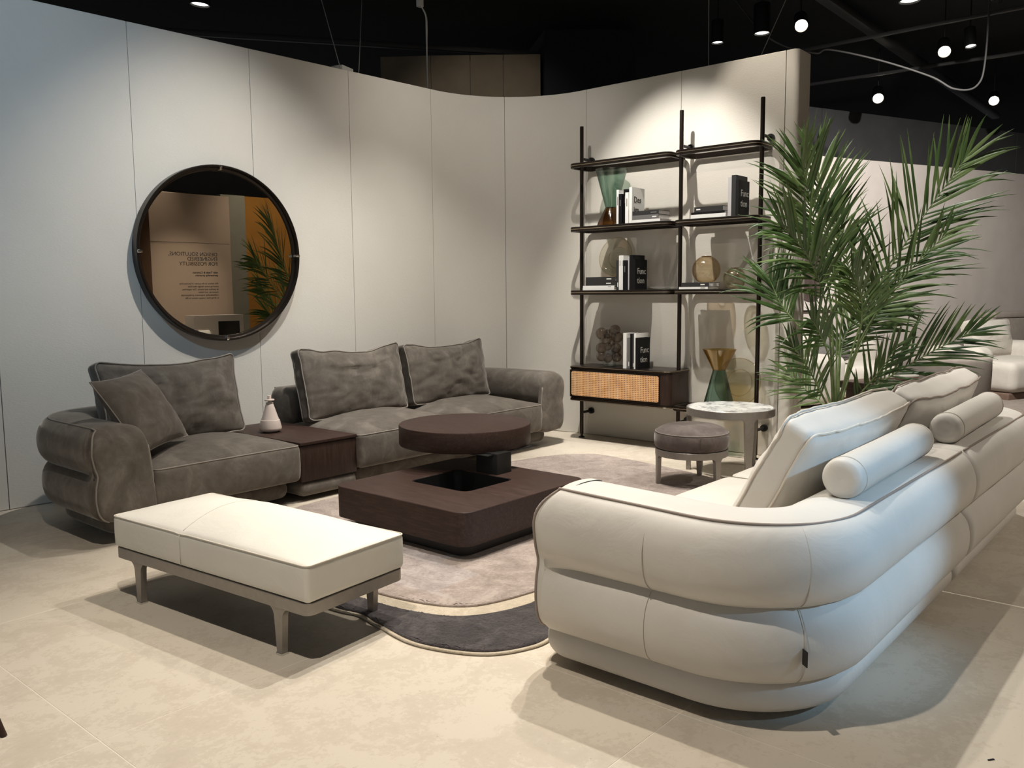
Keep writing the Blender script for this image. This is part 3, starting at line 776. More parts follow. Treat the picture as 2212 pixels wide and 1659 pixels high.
def build_grey_sofa():
    mats = (M['velvet'], M['velvet_pipe'], M['dark_pipe'])
    r = thing('velvet_sofa_module', 'dark taupe velvet sofa module with left arm beneath the mirror', 'sofa', group='grey velvet sofa')
    build_shell(r, shell_path(2.10, 4.90, 5.95, 3.42, .47), True, mats, [], seed=4)
    base_slab(r, rounded_poly([(2.16, 4.95), (3.40, 4.95), (3.40, 5.93), (2.16, 5.93)], [.12, .05, .05, .42], 12), .035, .165, M['velvet'])
    seat_cushion(r, 2.395, 3.425, 4.84, 5.70, .165, .425, .075, M['velvet'], M['velvet_pipe'], -1, 3)
    for x, y in ((2.4, 5.1), (3.25, 5.1), (3.25, 5.8)):
        mesh_obj('foot', *xf(lathe_geo([(.035, 0), (.035, .04)], 20), (x, y, 0)), M['black_rubber'], r)
    r = thing('velvet_sofa_module', 'taupe velvet two-seat sofa module with right arm by the shelf unit', 'sofa', group='grey velvet sofa')
    build_shell(r, shell_path(6.40, 4.90, 5.95, 3.96, .47), False, mats, [], seed=6)
    base_slab(r, rounded_poly([(3.98, 4.95), (6.34, 4.95), (6.34, 5.93), (3.98, 5.93)], [.05, .12, .42, .05], 12), .035, .165, M['velvet'])
    seat_cushion(r, 3.945, 5.02, 4.84, 5.70, .165, .425, .085, M['velvet'], M['velvet_pipe'], -1, 7)
    seat_cushion(r, 5.025, 6.105, 4.84, 5.70, .165, .425, .085, M['velvet'], M['velvet_pipe'], -1, 12)
    for x, y in ((4.1, 5.1), (6.15, 5.1), (4.1, 5.8)):
        mesh_obj('foot', *xf(lathe_geo([(.035, 0), (.035, .04)], 20), (x, y, 0)), M['black_rubber'], r)
    t = math.radians(-13)
    box_cushion('back_cushion', 'dark taupe velvet back cushion behind the throw pillow', 1.00, .56, .17, (2.90, 5.52, .455), (t, 0, 0), M['velvet'], M['velvet_pipe'], 31, .035, 'grey velvet back cushions', wr=.017, ears=.02)
    box_cushion('back_cushion', 'taupe velvet back cushion beside the wooden box table', 1.06, .56, .17, (4.47, 5.50, .455), (t, 0, 0), M['velvet'], M['velvet_pipe'], 47, .045, 'grey velvet back cushions', wr=.017, ears=.02)
    box_cushion('back_cushion', 'taupe velvet back cushion beside the right sofa arm', 1.06, .54, .17, (5.56, 5.50, .46), (t, 0, math.radians(2)), M['velvet'], M['velvet_pipe'], 58, .04, 'grey velvet back cushions', wr=.021, ears=.02)
    n = Vector((.41, -.722, .557)); a = Vector((.849, .525, .055)); b = n.cross(a)
    eu = Matrix((a, -n, b)).transposed().to_euler()
    throw_pillow('square taupe velvet throw pillow leaning in the sofa corner', .53, .53, .22, (2.49, 5.18, .735), eu, M['velvet'], M['velvet_pipe'], 5)
    # box table between the modules
    r = thing('box_side_table', 'dark oak box table on a velvet base between the sofa modules', 'side table')
    mesh_obj('base', *slab_geo(rounded_poly([(3.45, 4.88), (3.94, 4.88), (3.94, 5.92), (3.45, 5.92)], .03, 5), .035, .145, .045, 6), M['velvet'], r, smooth=180)
    mesh_obj('body', *box_geo(3.445, 3.935, 4.875, 5.90, .146, .400, .003), M['wood_v'], r)
    mesh_obj('top', *box_geo(3.440, 3.938, 4.868, 5.905, .404, .426, .003), M['wood'], r)
    # ceramic bottle
    r = thing('ceramic_bottle', 'small blush ceramic bottle with ringed neck on the box table', 'bottle', (3.60, 5.46, .426))
    body = [(.052, .012), (.076, .014), (.082, .022), (.083, .034), (.072, .085), (.070, .092), (.066, .094), (.060, .110), (.036, .185), (.030, .205), (.026, .212)]
    mesh_obj('body', *lathe_geo([(.001, .012)] + body + [(.001, .213)], 40), M['ceramic'], r, smooth=40)
    mesh_obj('stand', *lathe_geo([(.05, 0), (.055, .002), (.055, .012), (.05, .0125)], 32), M['planter'], r)
    mesh_obj('stopper', *lathe_geo([(.016, .2125), (.026, .213), (.028, .218), (.026, .224), (.013, .226), (.013, .234), (.034, .236), (.037, .241), (.035, .247), (.014, .249), (.013, .272), (.010, .275)], 32), M['ceramic'], r, smooth=40)
build_grey_sofa()

# ------------------------------------------------------------------ bench
def leg_shape(w_top, w_bot, h, fil, bar):
    """flat leg outline in (s, z): straight foot, filleted into the rail above; rail underside at z=h"""
    pts = [(-w_bot / 2, 0), (w_bot / 2, 0)]
    pts += [(w_bot / 2 + (w_top - w_bot) / 2 * k / 4 * .8, (h - fil) * k / 4) for k in range(1, 5)]
    x0 = w_bot / 2 + (w_top - w_bot) / 2 * .8
    pts += [(x0 + fil * (1 - math.cos(a)), h - fil + fil * math.sin(a)) for a in [PI / 2 * k / 6 for k in range(1, 7)]]
    pts += [(x0 + fil, h + bar)]
    left = [(-x, z) for x, z in reversed(pts[2:])]
    return pts + left
def plate_geo(poly, th):
    """extrude outline in (s,z) along thickness t: returns verts (s, t, z)"""
    n = len(poly); v = [(x, -th / 2, z) for x, z in poly] + [(x, th / 2, z) for x, z in poly]
    f = [tuple(range(n)), tuple(range(2 * n - 1, n - 1, -1))]
    for i in range(n):
        j = (i + 1) % n; f.append((i, n + i, n + j, j))
    return v, f
def build_bench():
    r = thing('bench', 'long ivory leather bench on a satin metal frame with four tapered legs', 'bench', (2.112, 3.385, 0), (0, 0, math.radians(5.0)))
    hx, hy = .275, .69
    lp = rounded_poly([(-hx, -hy), (hx, -hy), (hx, hy), (-hx, hy)], .04, 6); li = rounded_poly([(-hx + .035, -hy + .035), (hx - .035, -hy + .035), (hx - .035, hy - .035), (-hx + .035, hy - .035)], .02, 6)
    mesh_obj('frame', *ring_slab_geo(lp, li, .198, .249, .002), M['satin_metal'], r)
    mesh_obj('seat_board', *box_geo(-hx + .03, hx - .03, -hy + .03, hy - .03, .213, .248), M['black_rubber'], r, smooth=0)
    def df(p):
        a, b = p.x / .275, p.y / .692
        k = max(0, 1 - abs(a) ** 1.9) * max(0, 1 - abs(b) ** 2.2); t = (p.z + .078) / .156
        gv = math.exp(-((p.y - .14) / .03) ** 2) * .007
        return Vector((p.x * (1 + .008 * (1 - (p.z / .078) ** 2)), p.y, p.z + t * t * (.084 * k - gv * .6 + .004 * nz3((p.x, p.y, 0), 5, 3) * k)))
    c = mesh_obj('cushion', *soft_box_geo(.277, .692, .078, .022, 16, 40, 5, df), M['leather_bench'], r, smooth=180, loc=(0, 0, .327))
    lp2 = rounded_poly([(-.277, -.692), (.277, -.692), (.277, .692), (-.277, .692)], .022, 5)
    mesh_obj('piping', *tube_geo(densify3([Vector((x * .994, y * .998, .0735)) for x, y in lp2], df), .0035, 8, True), M['pipe_leather'], c, smooth=180)
    mesh_obj('seam', *tube_geo([df(Vector((-.277 + .554 * k / 30, .14, .078))) for k in range(1, 30)], .002, 6), M['stitch'], c, smooth=180)
    for sx in (-1, 1):
        mesh_obj('seam', *tube_geo([(sx * .2805, .14, z) for z in (-.07, -.03, 0, .03, .068)], .0018, 6), M['stitch'], c, smooth=180)
    g = plate_geo(leg_shape(.056, .030, .199, .045, .03), .030)
    for sx in (-1, 1):
        for sy in (-1, 1):
            vs = [Vector((sx * (hx - .018) + v[1], sy * (hy - .185) + v[0], v[2] + .004)) for v in g[0]]
            leg = mesh_obj('leg', vs, g[1], M['satin_metal'], r, smooth=25)
            mesh_obj('foot_cap', *box_geo(sx * (hx - .018) - .0185, sx * (hx - .018) + .0185, sy * (hy - .185) - .0195, sy * (hy - .185) + .0195, 0, .010, .001), M['chrome'], leg)
build_bench()

# ------------------------------------------------------------------ coffee table
def build_coffee_table():
    r = thing('coffee_table', 'dark oak coffee table with round top above a square base', 'coffee table', (3.70, 3.58, .027))
    s = .555
    o = rounded_poly([(-s, -s), (s, -s), (s, s), (-s, s)], .085, 8)
    i0 = [(-.185, -.215), (.255, -.215), (.255, .275), (-.185, .275)]
    i = rounded_poly(i0, .055, 8)
    mesh_obj('base', *ring_slab_geo(o, i, .075, .265, .003), M['wood'], r)
    p = s - .075
    mesh_obj('plinth', *slab_geo(rounded_poly([(-p, -p), (p, -p), (p, p), (-p, p)], .06, 6), 0, .075, .002, 1), M['black_metal'], r)
    li = rounded_poly([(-.183, -.213), (.253, -.213), (.253, .273), (-.183, .273)], .054, 8); lj = inset(li, .006)
    mesh_obj('well', *ring_slab_geo(li, lj, .076, .262, .0005), M['black_metal'], r)
    mesh_obj('post', *box_geo(.275, .415, -.055, .13, .076, .40, .004), M['black_metal'], r)
    v, f = lathe_geo([(.44, .392), (.452, .395), (.455, .402), (.455, .522), (.452, .529), (.44, .532)], 96)
    mesh_obj('top', *xf((v, f), (.50, .44, 0)), M['wood'], r)
    mesh_obj('top_plate', *box_geo(.22, .68, -.02, .26, .386, .393, .001), M['black_metal'], r)
build_coffee_table()

# ------------------------------------------------------------------ rug
def build_rug():
    r = thing('area_rug', 'large mauve pile rug with charcoal crescent and cream line under the coffee table', 'rug')
    mauve = [(2.60, 2.90), (2.57, 3.3), (2.60, 3.9), (2.75, 4.4), (3.15, 4.72), (3.9, 4.78), (4.8, 4.73), (5.5, 4.60), (5.88, 4.48), (6.10, 4.25), (6.09, 3.95), (6.03, 3.6), (5.93, 3.2), (5.75, 2.75), (5.3, 2.45), (4.6, 2.38), (3.9, 2.40), (3.3, 2.465), (2.9, 2.53), (2.70, 2.64)]
    black = [(3.3, 2.36), (3.05, 2.395), (2.80, 2.44), (2.61, 2.56), (2.52, 2.78), (2.49, 3.05), (2.48, 3.35), (2.40, 3.42), (2.345, 3.155), (2.345, 3.035), (2.365, 2.922), (2.335, 2.754), (2.308, 2.492), (2.405, 2.231), (2.582, 2.118), (2.75, 2.12), (3.0, 2.17), (3.3, 2.27)]
    outer = [(2.385, 3.45), (2.33, 3.155), (2.331, 3.035), (2.352, 2.922), (2.323, 2.754), (2.295, 2.492), (2.397, 2.221), (2.582, 2.105), (2.75, 2.107), (3.0, 2.155), (3.3, 2.255), (3.9, 2.34), (4.6, 2.36), (5.31, 2.43), (5.77, 2.735), (5.95, 3.19), (6.05, 3.59), (6.11, 3.95), (6.12, 4.26), (5.9, 4.50), (5.51, 4.62), (4.8, 4.75), (3.9, 4.80), (3.14, 4.74), (2.72, 4.42), (2.52, 3.95)]
    sp = lambda L, k=8: [(p.x, p.y) for p in spline([(a, b, 0) for a, b in L], k, True)]
    mesh_obj('cream_backing', *slab_geo(sp(outer), .001, .010, .003, 2), M['rug_cream'], r)
    mesh_obj('mauve_field', *slab_geo(sp(mauve), .008, .022, .006, 3), M['rug_mauve'], r, smooth=180)
    mesh_obj('charcoal_crescent', *slab_geo(sp(black), .008, .020, .006, 3), M['rug_black'], r, smooth=180)
    def pile_top(name, loop, z, mat, step, amp, seed):
        n = len(loop); xs = [p[0] for p in loop]; ys = [p[1] for p in loop]; x0, y0 = min(xs), min(ys)
        nx, ny = int((max(xs) - x0) / step) + 2, int((max(ys) - y0) / step) + 2
        rows = []
        for j in range(ny):                                            # scan-line fill of the outline
            y = y0 + j * step; c = []
            for i in range(n):
                a, b = loop[i], loop[(i + 1) % n]
                if (a[1] > y) != (b[1] > y): c.append(a[0] + (y - a[1]) / (b[1] - a[1]) * (b[0] - a[0]))
            c.sort(); rows.append(c)
        def inside(i, j):
            x = x0 + i * step; c = rows[j]; return sum(1 for q in c if q < x) % 2 == 1
        idx = {}; V = []; Fc = []
        ins = [[inside(i, j) for j in range(ny)] for i in range(nx)]
        rnd = random.Random(seed)
        def vid(i, j):
            if (i, j) not in idx:
                x, y = x0 + i * step, y0 + j * step; idx[(i, j)] = len(V)
                h = amp * (.6 * nz3((x, y, 0), 16, seed) + .5 * rnd.uniform(-1, 1))
                V.append((x + rnd.uniform(-.3, .3) * step, y + rnd.uniform(-.3, .3) * step, z + h))
            return idx[(i, j)]
        for i in range(nx - 1):
            for j in range(ny - 1):
                if ins[i][j] and ins[i + 1][j] and ins[i][j + 1] and ins[i + 1][j + 1]:
                    Fc.append((vid(i, j), vid(i + 1, j), vid(i + 1, j + 1), vid(i, j + 1)))
        o = mesh_obj(name, V, Fc, mat, r, smooth=180); o['kind'] = 'stuff'
    pile_top('pile', inset(ccw(sp(mauve)), .004), .0225, M['rug_mauve'], .012, .0045, 3)
    pile_top('pile', inset(ccw(sp(black)), .004), .0205, M['rug_black'], .008, .0045, 4)
    mesh_obj('edge_binding', *tube_geo([(x, y, .007) for x, y in sp(outer)], .0065, 6, True), M['rug_cream'], r, smooth=180)
build_rug()

# ------------------------------------------------------------------ stool and side table
def curved_leg(R, ang, w_top, w_bot, h, bar, th, fil):
    """leg bent to the ring radius R at angle ang"""
    poly = leg_shape(w_top, w_bot, h, fil, bar)
    zs = sorted(set(round(z, 5) for _, z in poly)); rows = []
    half = {}
    for x, z in poly: half[round(z, 5)] = max(half.get(round(z, 5), 0), x)
    V = []; Fc = []; nseg = 6
    for z in zs:
        hw = half[z]
        for k in range(nseg + 1):
            s = -hw + 2 * hw * k / nseg; a = ang + s / R
            for rr in (R, R - th): V.append((rr * math.cos(a), rr * math.sin(a), z))
    row = (nseg + 1) * 2
    for i in range(len(zs) - 1):
        for k in range(nseg):
            a = i * row + k * 2; b = a + row
            Fc.append((a, a + 2, b + 2, b)); Fc.append((a + 1, b + 1, b + 3, a + 3))
        a = i * row; b = a + row; Fc.append((a, b, b + 1, a + 1))
        a = i * row + nseg * 2; b = a + row; Fc.append((a, a + 1, b + 1, b))
    for i, fl in ((0, True), (len(zs) - 1, False)):
        for k in range(nseg):
            a = i * row + k * 2; q = (a, a + 1, a + 3, a + 2); Fc.append(q if not fl else q[::-1])
    return V, Fc
def build_stool():
    r = thing('stool', 'small round plum velvet stool on three satin metal legs', 'stool', (5.62, 3.04, .026))
    R = .268
    prof = [(.001, .445), (.10, .443), (.18, .432), (.235, .412), (.262, .392), (.268, .384), (.274, .368), (.277, .330), (.272, .285), (.262, .268), (.25, .264), (.001, .264)]
    P = [(max(.0008, p.x), p.y) for p in spline([(a, b, 0) for a, b in prof[:9]], 4)] + prof[9:]
    v, f = lathe_geo(P[::-1], 64)
    v = [(x * (1 + .006 * nz3((x, y, z), 7, 2)), y * (1 + .006 * nz3((x, y, z), 7, 2)), z) for x, y, z in v]
    c = mesh_obj('cushion', v, f, M['velvet_dark'], r, smooth=180)
    mesh_obj('piping', *tube_geo([(.2685 * math.cos(a * PI / 32), .2685 * math.sin(a * PI / 32), .386) for a in range(64)], .0035, 8, True), M['velvet_pipe'], c, smooth=180)
    a = math.radians(229.5 - 8)
    mesh_obj('seam', *tube_geo([(.279 * math.cos(a), .279 * math.sin(a), z) for z in (.285, .33, .368, .382)], .002, 6), M['dark_pipe'], c, smooth=180)
    n = 64
    o = [(R * math.cos(2 * PI * k / n), R * math.sin(2 * PI * k / n)) for k in range(n)]; i = [(x * .88, y * .88) for x, y in o]
    mesh_obj('ring', *ring_slab_geo(o, i, .212, .262, .002), M['satin_metal'], r)
    for ang in (136, 14, 255):
        mesh_obj('leg', *curved_leg(R - .001, math.radians(ang), .062, .034, .213, .02, .03, .03), M['satin_metal'], r, smooth=30)
build_stool()
def build_side_table():
    r = thing('round_side_table', 'tall round side table with white marble top on three metal legs', 'side table', (6.232, 3.03, 0))
    R = .344; n = 96
    o = [(R * math.cos(2 * PI * k / n), R * math.sin(2 * PI * k / n)) for k in range(n)]; i = [(x * .90, y * .90) for x, y in o]
    mesh_obj('rim', *ring_slab_geo(o, i, .470, .529, .002), M['satin_metal'], r)
    mesh_obj('marble_top', *lathe_geo([(R * .5, .505), (R - .014, .505), (R - .013, .5285), (R - .016, .5315), (R * .5, .5315)], 96), M['marble'], r)
    for ang in (110, 231, 352):
        mesh_obj('leg', *curved_leg(R - .001, math.radians(ang), .084, .042, .471, .02, .034, .034), M['satin_metal'], r, smooth=30)
build_side_table()

# ------------------------------------------------------------------ shelf unit
POLE_U, PV, WALL_U = 6.85, (4.935, 3.847, 3.092), 7.03
SHELF_Z = {'top': 2.672, 'second': 2.072, 'third': 1.466}
def build_shelf_unit():
    r = thing('shelf_unit', 'tall dark bronze shelf unit with three poles and a cane-front cabinet', 'shelf unit')
    for v in PV:
        p = mesh_obj('pole', *lathe_geo([(.016, .035), (.0185, .037), (.0185, 3.03), (.0175, 3.04), (.01, 3.042)], 20), M['bronze'], r, loc=(POLE_U, v, 0))
        mesh_obj('foot', *lathe_geo([(.030, 0), (.030, .006), (.020, .012), (.012, .014), (.012, .04)], 20), M['black_metal'], p)
        for z in (2.735, .25):
            g = merge(xf(lathe_geo([(.013, 0), (.013, WALL_U - POLE_U - .03), (.030, WALL_U - POLE_U - .029), (.032, WALL_U - POLE_U - .02), (.032, WALL_U - POLE_U - .002)], 18), (0, 0, z), (0, PI / 2, 0)))
            mesh_obj('bracket', *g, M['black_metal'], p)
    def shelf(z, v0, v1, u0=6.672, u1=7.012, glass=True):
        o = rounded_poly([(u0, v0), (u1, v0), (u1, v1), (u0, v1)], .075, 8); i = rounded_poly([(u0 + .028, v0 + .028), (u1 - .028, v0 + .028), (u1 - .028, v1 - .028), (u0 + .028, v1 - .028)], .05, 8)
        s = mesh_obj('shelf', *ring_slab_geo(o, i, z - .044, z, .004), M['bronze'], r)
        oo = rounded_poly([(u0 - .0015, v0 - .0015), (u1 + .0015, v0 - .0015), (u1 + .0015, v1 + .0015), (u0 - .0015, v1 + .0015)], .0765, 8)
        mesh_obj('brass_line', *ring_slab_geo(oo, inset(oo, .004), z - .0245, z - .0195, .0005), M['bronze_line'], s)
        mesh_obj('glass_panel', *slab_geo(inset(o, .024), z - .014, z - .006, .001, 1), M['glass_shelf'], s)
        for v in (v0 + .02, v1 - .02): pass
        return s
    for z in SHELF_Z.values():
        shelf(z, 3.865, 4.975); shelf(z, 3.045, 3.832)
    shelf(.425, 3.045, 3.832)
    # cabinet
    u0, u1, v0, v1, z0, z1 = 6.632, 7.02, 3.818, 4.93, .405, .735
    lo = rounded_poly([(u0, v0), (u1, v0), (u1, v1), (u0, v1)], [.075, .03, .03, .03], 8)
    cab = mesh_obj('cabinet', *slab_geo(inset(lo, .008), z0 + .02, z1 - .024, .001, 1), M['wood_v'], r)
    for za, zb in ((z0 - .008, z0 + .019), (z1 - .0235, z1)):
        mesh_obj('cabinet_plate', *slab_geo(lo, za, zb, .005, 2), M['bronze'], cab)
        l2 = rounded_poly([(u0 - .001, v0 - .001), (u1 + .001, v0 - .001), (u1 + .001, v1 + .001), (u0 - .001, v1 + .001)], [.076, .031, .031, .031], 8)
        zz = zb - .006 if zb > .5 else za + .006
        mesh_obj('brass_line', *ring_slab_geo(l2, inset(l2, .004), zz - .0022, zz + .0022, .0004), M['bronze_line'], cab)
    # drawer front: flat frame with the cane panel set in
    vv0, vv1 = v0 + .100, v1 - .012
    mesh_obj('drawer_front', *xf(plate_geo([(-.003 + (vv0), z0 + .030), (vv1, z0 + .030), (vv1, z1 - .034), (vv0 - .003, z1 - .034)], .012), (0, 0, 0)), M['bronze'], cab, smooth=0)
    d = cab.children[-1]; d.data.transform(Matrix(((0, 1, 0, u0 + .004), (1, 0, 0, 0), (0, 0, 1, 0), (0, 0, 0, 1))))
    lp = rounded_poly([(vv0 + .004, z0 + .045), (vv1 - .02, z0 + .045), (vv1 - .02, z1 - .048), (vv0 + .004, z1 - .048)], .02, 5)
    V, Fc = slab_geo(lp, 0, .004, .001, 1)
    mesh_obj('cane_panel', [(u0 - .003 - z, x, y) for x, y, z in V], Fc, M['cane'], cab)
build_shelf_unit()

# ------------------------------------------------------------------ books
def book(label, spec, mat, size, loc, pages='pages', lie=False, text=None, ink='ink', strip=None, group=None, lean=0):
    """upright: thickness along y, spine at -x. lying: thickness along z, spine at -x"""
    t, dpt, h = size
    b = thing('book', label, 'book', loc, (math.radians(lean), 0, 0), group)
    c = .003
    if not lie:
        # origin: low, front (-x), high-y corner is +t/2
        g = merge(box_geo(0, dpt, -t / 2, -t / 2 + c, 0, h), box_geo(0, dpt, t / 2 - c, t / 2, 0, h), box_geo(0, c, -t / 2 + c, t / 2 - c, 0, h))
        mesh_obj('cover', *g, M[mat], b, smooth=0)
        mesh_obj('pages', *box_geo(c, dpt - .004, -t / 2 + c, t / 2 - c, .004, h - .004), M['pages'], b, smooth=0)
        if strip: mesh_obj('spine_title', *box_geo(-.0006, 0, -t * .12, t * .12, h * strip[0], h * strip[1]), M[strip[2]], b, smooth=0)
        if text:
            for k, (tx, sx, zz) in enumerate(text):
                text_obj('title_lettering', tx, .078, M[ink], b, (sx, -t / 2 - .0008, zz), (PI / 2, 0, 0), bold=.0004)
    else:
        g = merge(box_geo(0, dpt, -h / 2, h / 2, 0, c), box_geo(0, dpt, -h / 2, h / 2, t - c, t), box_geo(0, c, -h / 2, h / 2, c, t - c))
        mesh_obj('cover', *g, M[mat], b, smooth=0)
        mesh_obj('pages', *box_geo(c, dpt - .004, -h / 2 + .004, h / 2 - .004, c, t - c), M['pages'], b, smooth=0)
        if strip: mesh_obj('spine_title', *box_geo(-.0006, 0, h * strip[0], h * strip[1], t * .38, t * .62), M[strip[2]], b, smooth=0)
    return b
def build_books():
    g = 'display books'
    S2, S3, CB = SHELF_Z['second'], SHELF_Z['third'], .735
    FR = 6.70
    UP = lambda lab, mat, v, t, h, z, d=.205, u=FR, **k: book(lab, None, mat, (t, d, h), (u, v - t / 2, z), group=g, **k)
    # second level, left bay (v runs down to the right in the picture)
    e = .0015
    UP('tall thin white book next to the green and brown vase', 'book_white', 4.432, .024, .312, S2, strip=(.55, .8, 'ink'))
    UP('short black book between white books, second shelf left bay', 'book_black', 4.406, .036, .272, S2, u=6.695, strip=(.6, .8, 'book_mid'))
    UP('tall black book just behind the Design book', 'book_black', 4.368, .036, .314, S2, u=6.72, strip=(.6, .8, 'book_mid'))
    UP('short white book touching the tall black one on the second shelf', 'book_white', 4.330, .034, .280, S2, u=6.69, strip=(.55, .8, 'book_mid'))
    UP('white book with Design printed on its cover', 'book_white', 4.294, .030, .325, S2, d=.215, u=6.70, text=[('Des', .030, .190), ('ign', .030, .100)], ink='ink')
    LY = lambda lab, mat, v0, v1, t, z, u=6.70, d=.20, **k: book(lab, None, mat, (t, d, v0 - v1), (u, (v0 + v1) / 2, z), lie=True, group=g, **k)
    LY('white book at the bottom of the stack beside the Design book', 'book_white', 4.262, 3.968, .026, S2)
    LY('charcoal book in the middle of the stack beside the Design book', 'book_mid', 4.258, 3.985, .040, S2 + .026, strip=(-.42, -.26, 'book_white'))
    LY('black book on top of the stack beside the Design book', 'book_grey', 4.258, 3.985, .038, S2 + .066, strip=(-.42, -.2, 'book_mid'))
    # second level, right bay
    LY('white book at the bottom of the right-bay stack', 'book_white', 3.665, 3.335, .034, S2)
    LY('thin black book in the middle of the right-bay stack', 'book_black', 3.660, 3.345, .020, S2 + .034)
    LY('charcoal book on top of the right-bay stack', 'book_grey', 3.632, 3.362, .044, S2 + .054, strip=(.28, .42, 'book_white'))
    UP('pale grey book standing at the end of the right-bay stack', 'book_pale', 3.322, .034, .325, S2, u=6.71)
    UP('tall black book behind the upper Function book', 'book_grey', 3.286, .042, .338, S2, d=.21, u=6.70)
    UP('black book with Function on its cover, highest shelf with books', 'book_black', 3.243, .026, .295, S2, d=.205, u=6.69, text=[('Func', .040, .165), ('tion', .040, .080)], ink='ink_white')
    # third level, left bay
    LY('white book at the bottom of the stack under the amber dish', 'book_white', 4.815, 4.452, .022, S3)
    LY('thin white book second from the bottom under the amber dish', 'book_white', 4.812, 4.452, .020, S3 + .022, strip=(-.4, -.3, 'book_mid'))
    LY('charcoal book second from the top under the amber dish', 'book_grey', 4.780, 4.452, .042, S3 + .042, strip=(-.38, -.22, 'book_white'))
    LY('charcoal book on top of the stack under the amber dish', 'book_grey', 4.780, 4.446, .040, S3 + .084, strip=(-.38, -.22, 'book_white'))
    UP('grey book at the left end of the third-shelf row', 'book_grey', 4.438, .034, .275, S3, u=6.71, strip=(.1, .25, 'book_white'))
    UP('tall white book in the third-shelf row, left of two', 'book_white', 4.402, .024, .318, S3, strip=(.7, .85, 'book_mid'))
    UP('tall white book in the third-shelf row, right of two', 'book_white', 4.377, .024, .318, S3, strip=(.7, .85, 'book_mid'))
    UP('short black book in the middle of the third-shelf row', 'book_black', 4.351, .040, .272, S3, u=6.69, strip=(.6, .8, 'book_mid'))
    UP('pale grey book in the middle of the third-shelf row', 'book_pale', 4.309, .020, .300, S3, u=6.71)
    UP('tall black book behind the third-shelf Function book', 'book_black', 4.288, .040, .318, S3, d=.20, u=6.70)
    UP('black book with Function on its cover, third shelf', 'book_black', 4.246, .030, .277, S3, d=.205, u=6.685, text=[('Func', .036, .145), ('tion', .036, .060)], ink='ink_white')
    # third level, right bay, under the large globe vase
    LY('white book lying under the large globe vase', 'book_white', 3.770, 3.490, .020, S3, strip=(-.4, -.25, 'book_mid'))
    LY('charcoal book directly beneath the large globe vase', 'book_grey', 3.748, 3.480, .038, S3 + .020, strip=(-.35, -.2, 'book_white'))
    # on the cabinet
    UP('charcoal book at the left end of the cabinet row', 'book_grey', 4.378, .026, .270, CB, u=6.76, strip=(.05, .2, 'book_white'))
    UP('tall thick white book on the cabinet', 'book_white', 4.350, .036, .330, CB, u=6.70)
    UP('mid grey book on the cabinet between white and black ones', 'book_mid', 4.312, .036, .285, CB, u=6.71, strip=(.08, .22, 'book_white'))
    UP('tall thin black book on the cabinet', 'book_black', 4.274, .022, .325, CB, u=6.70)
    UP('dark grey book on the cabinet beside the tall white one', 'book_grey', 4.250, .022, .325, CB, u=6.70, strip=(.06, .16, 'book_white'))
    UP('tall white book behind the cabinet Function book', 'book_white', 4.226, .024, .330, CB, d=.215, u=6.69)
    UP('black book with Function on its cover, on the cabinet', 'book_black', 4.200, .030, .290, CB, d=.205, u=6.675, text=[('Func', .036, .150), ('tion', .036, .062)], ink='ink_white')
build_books()

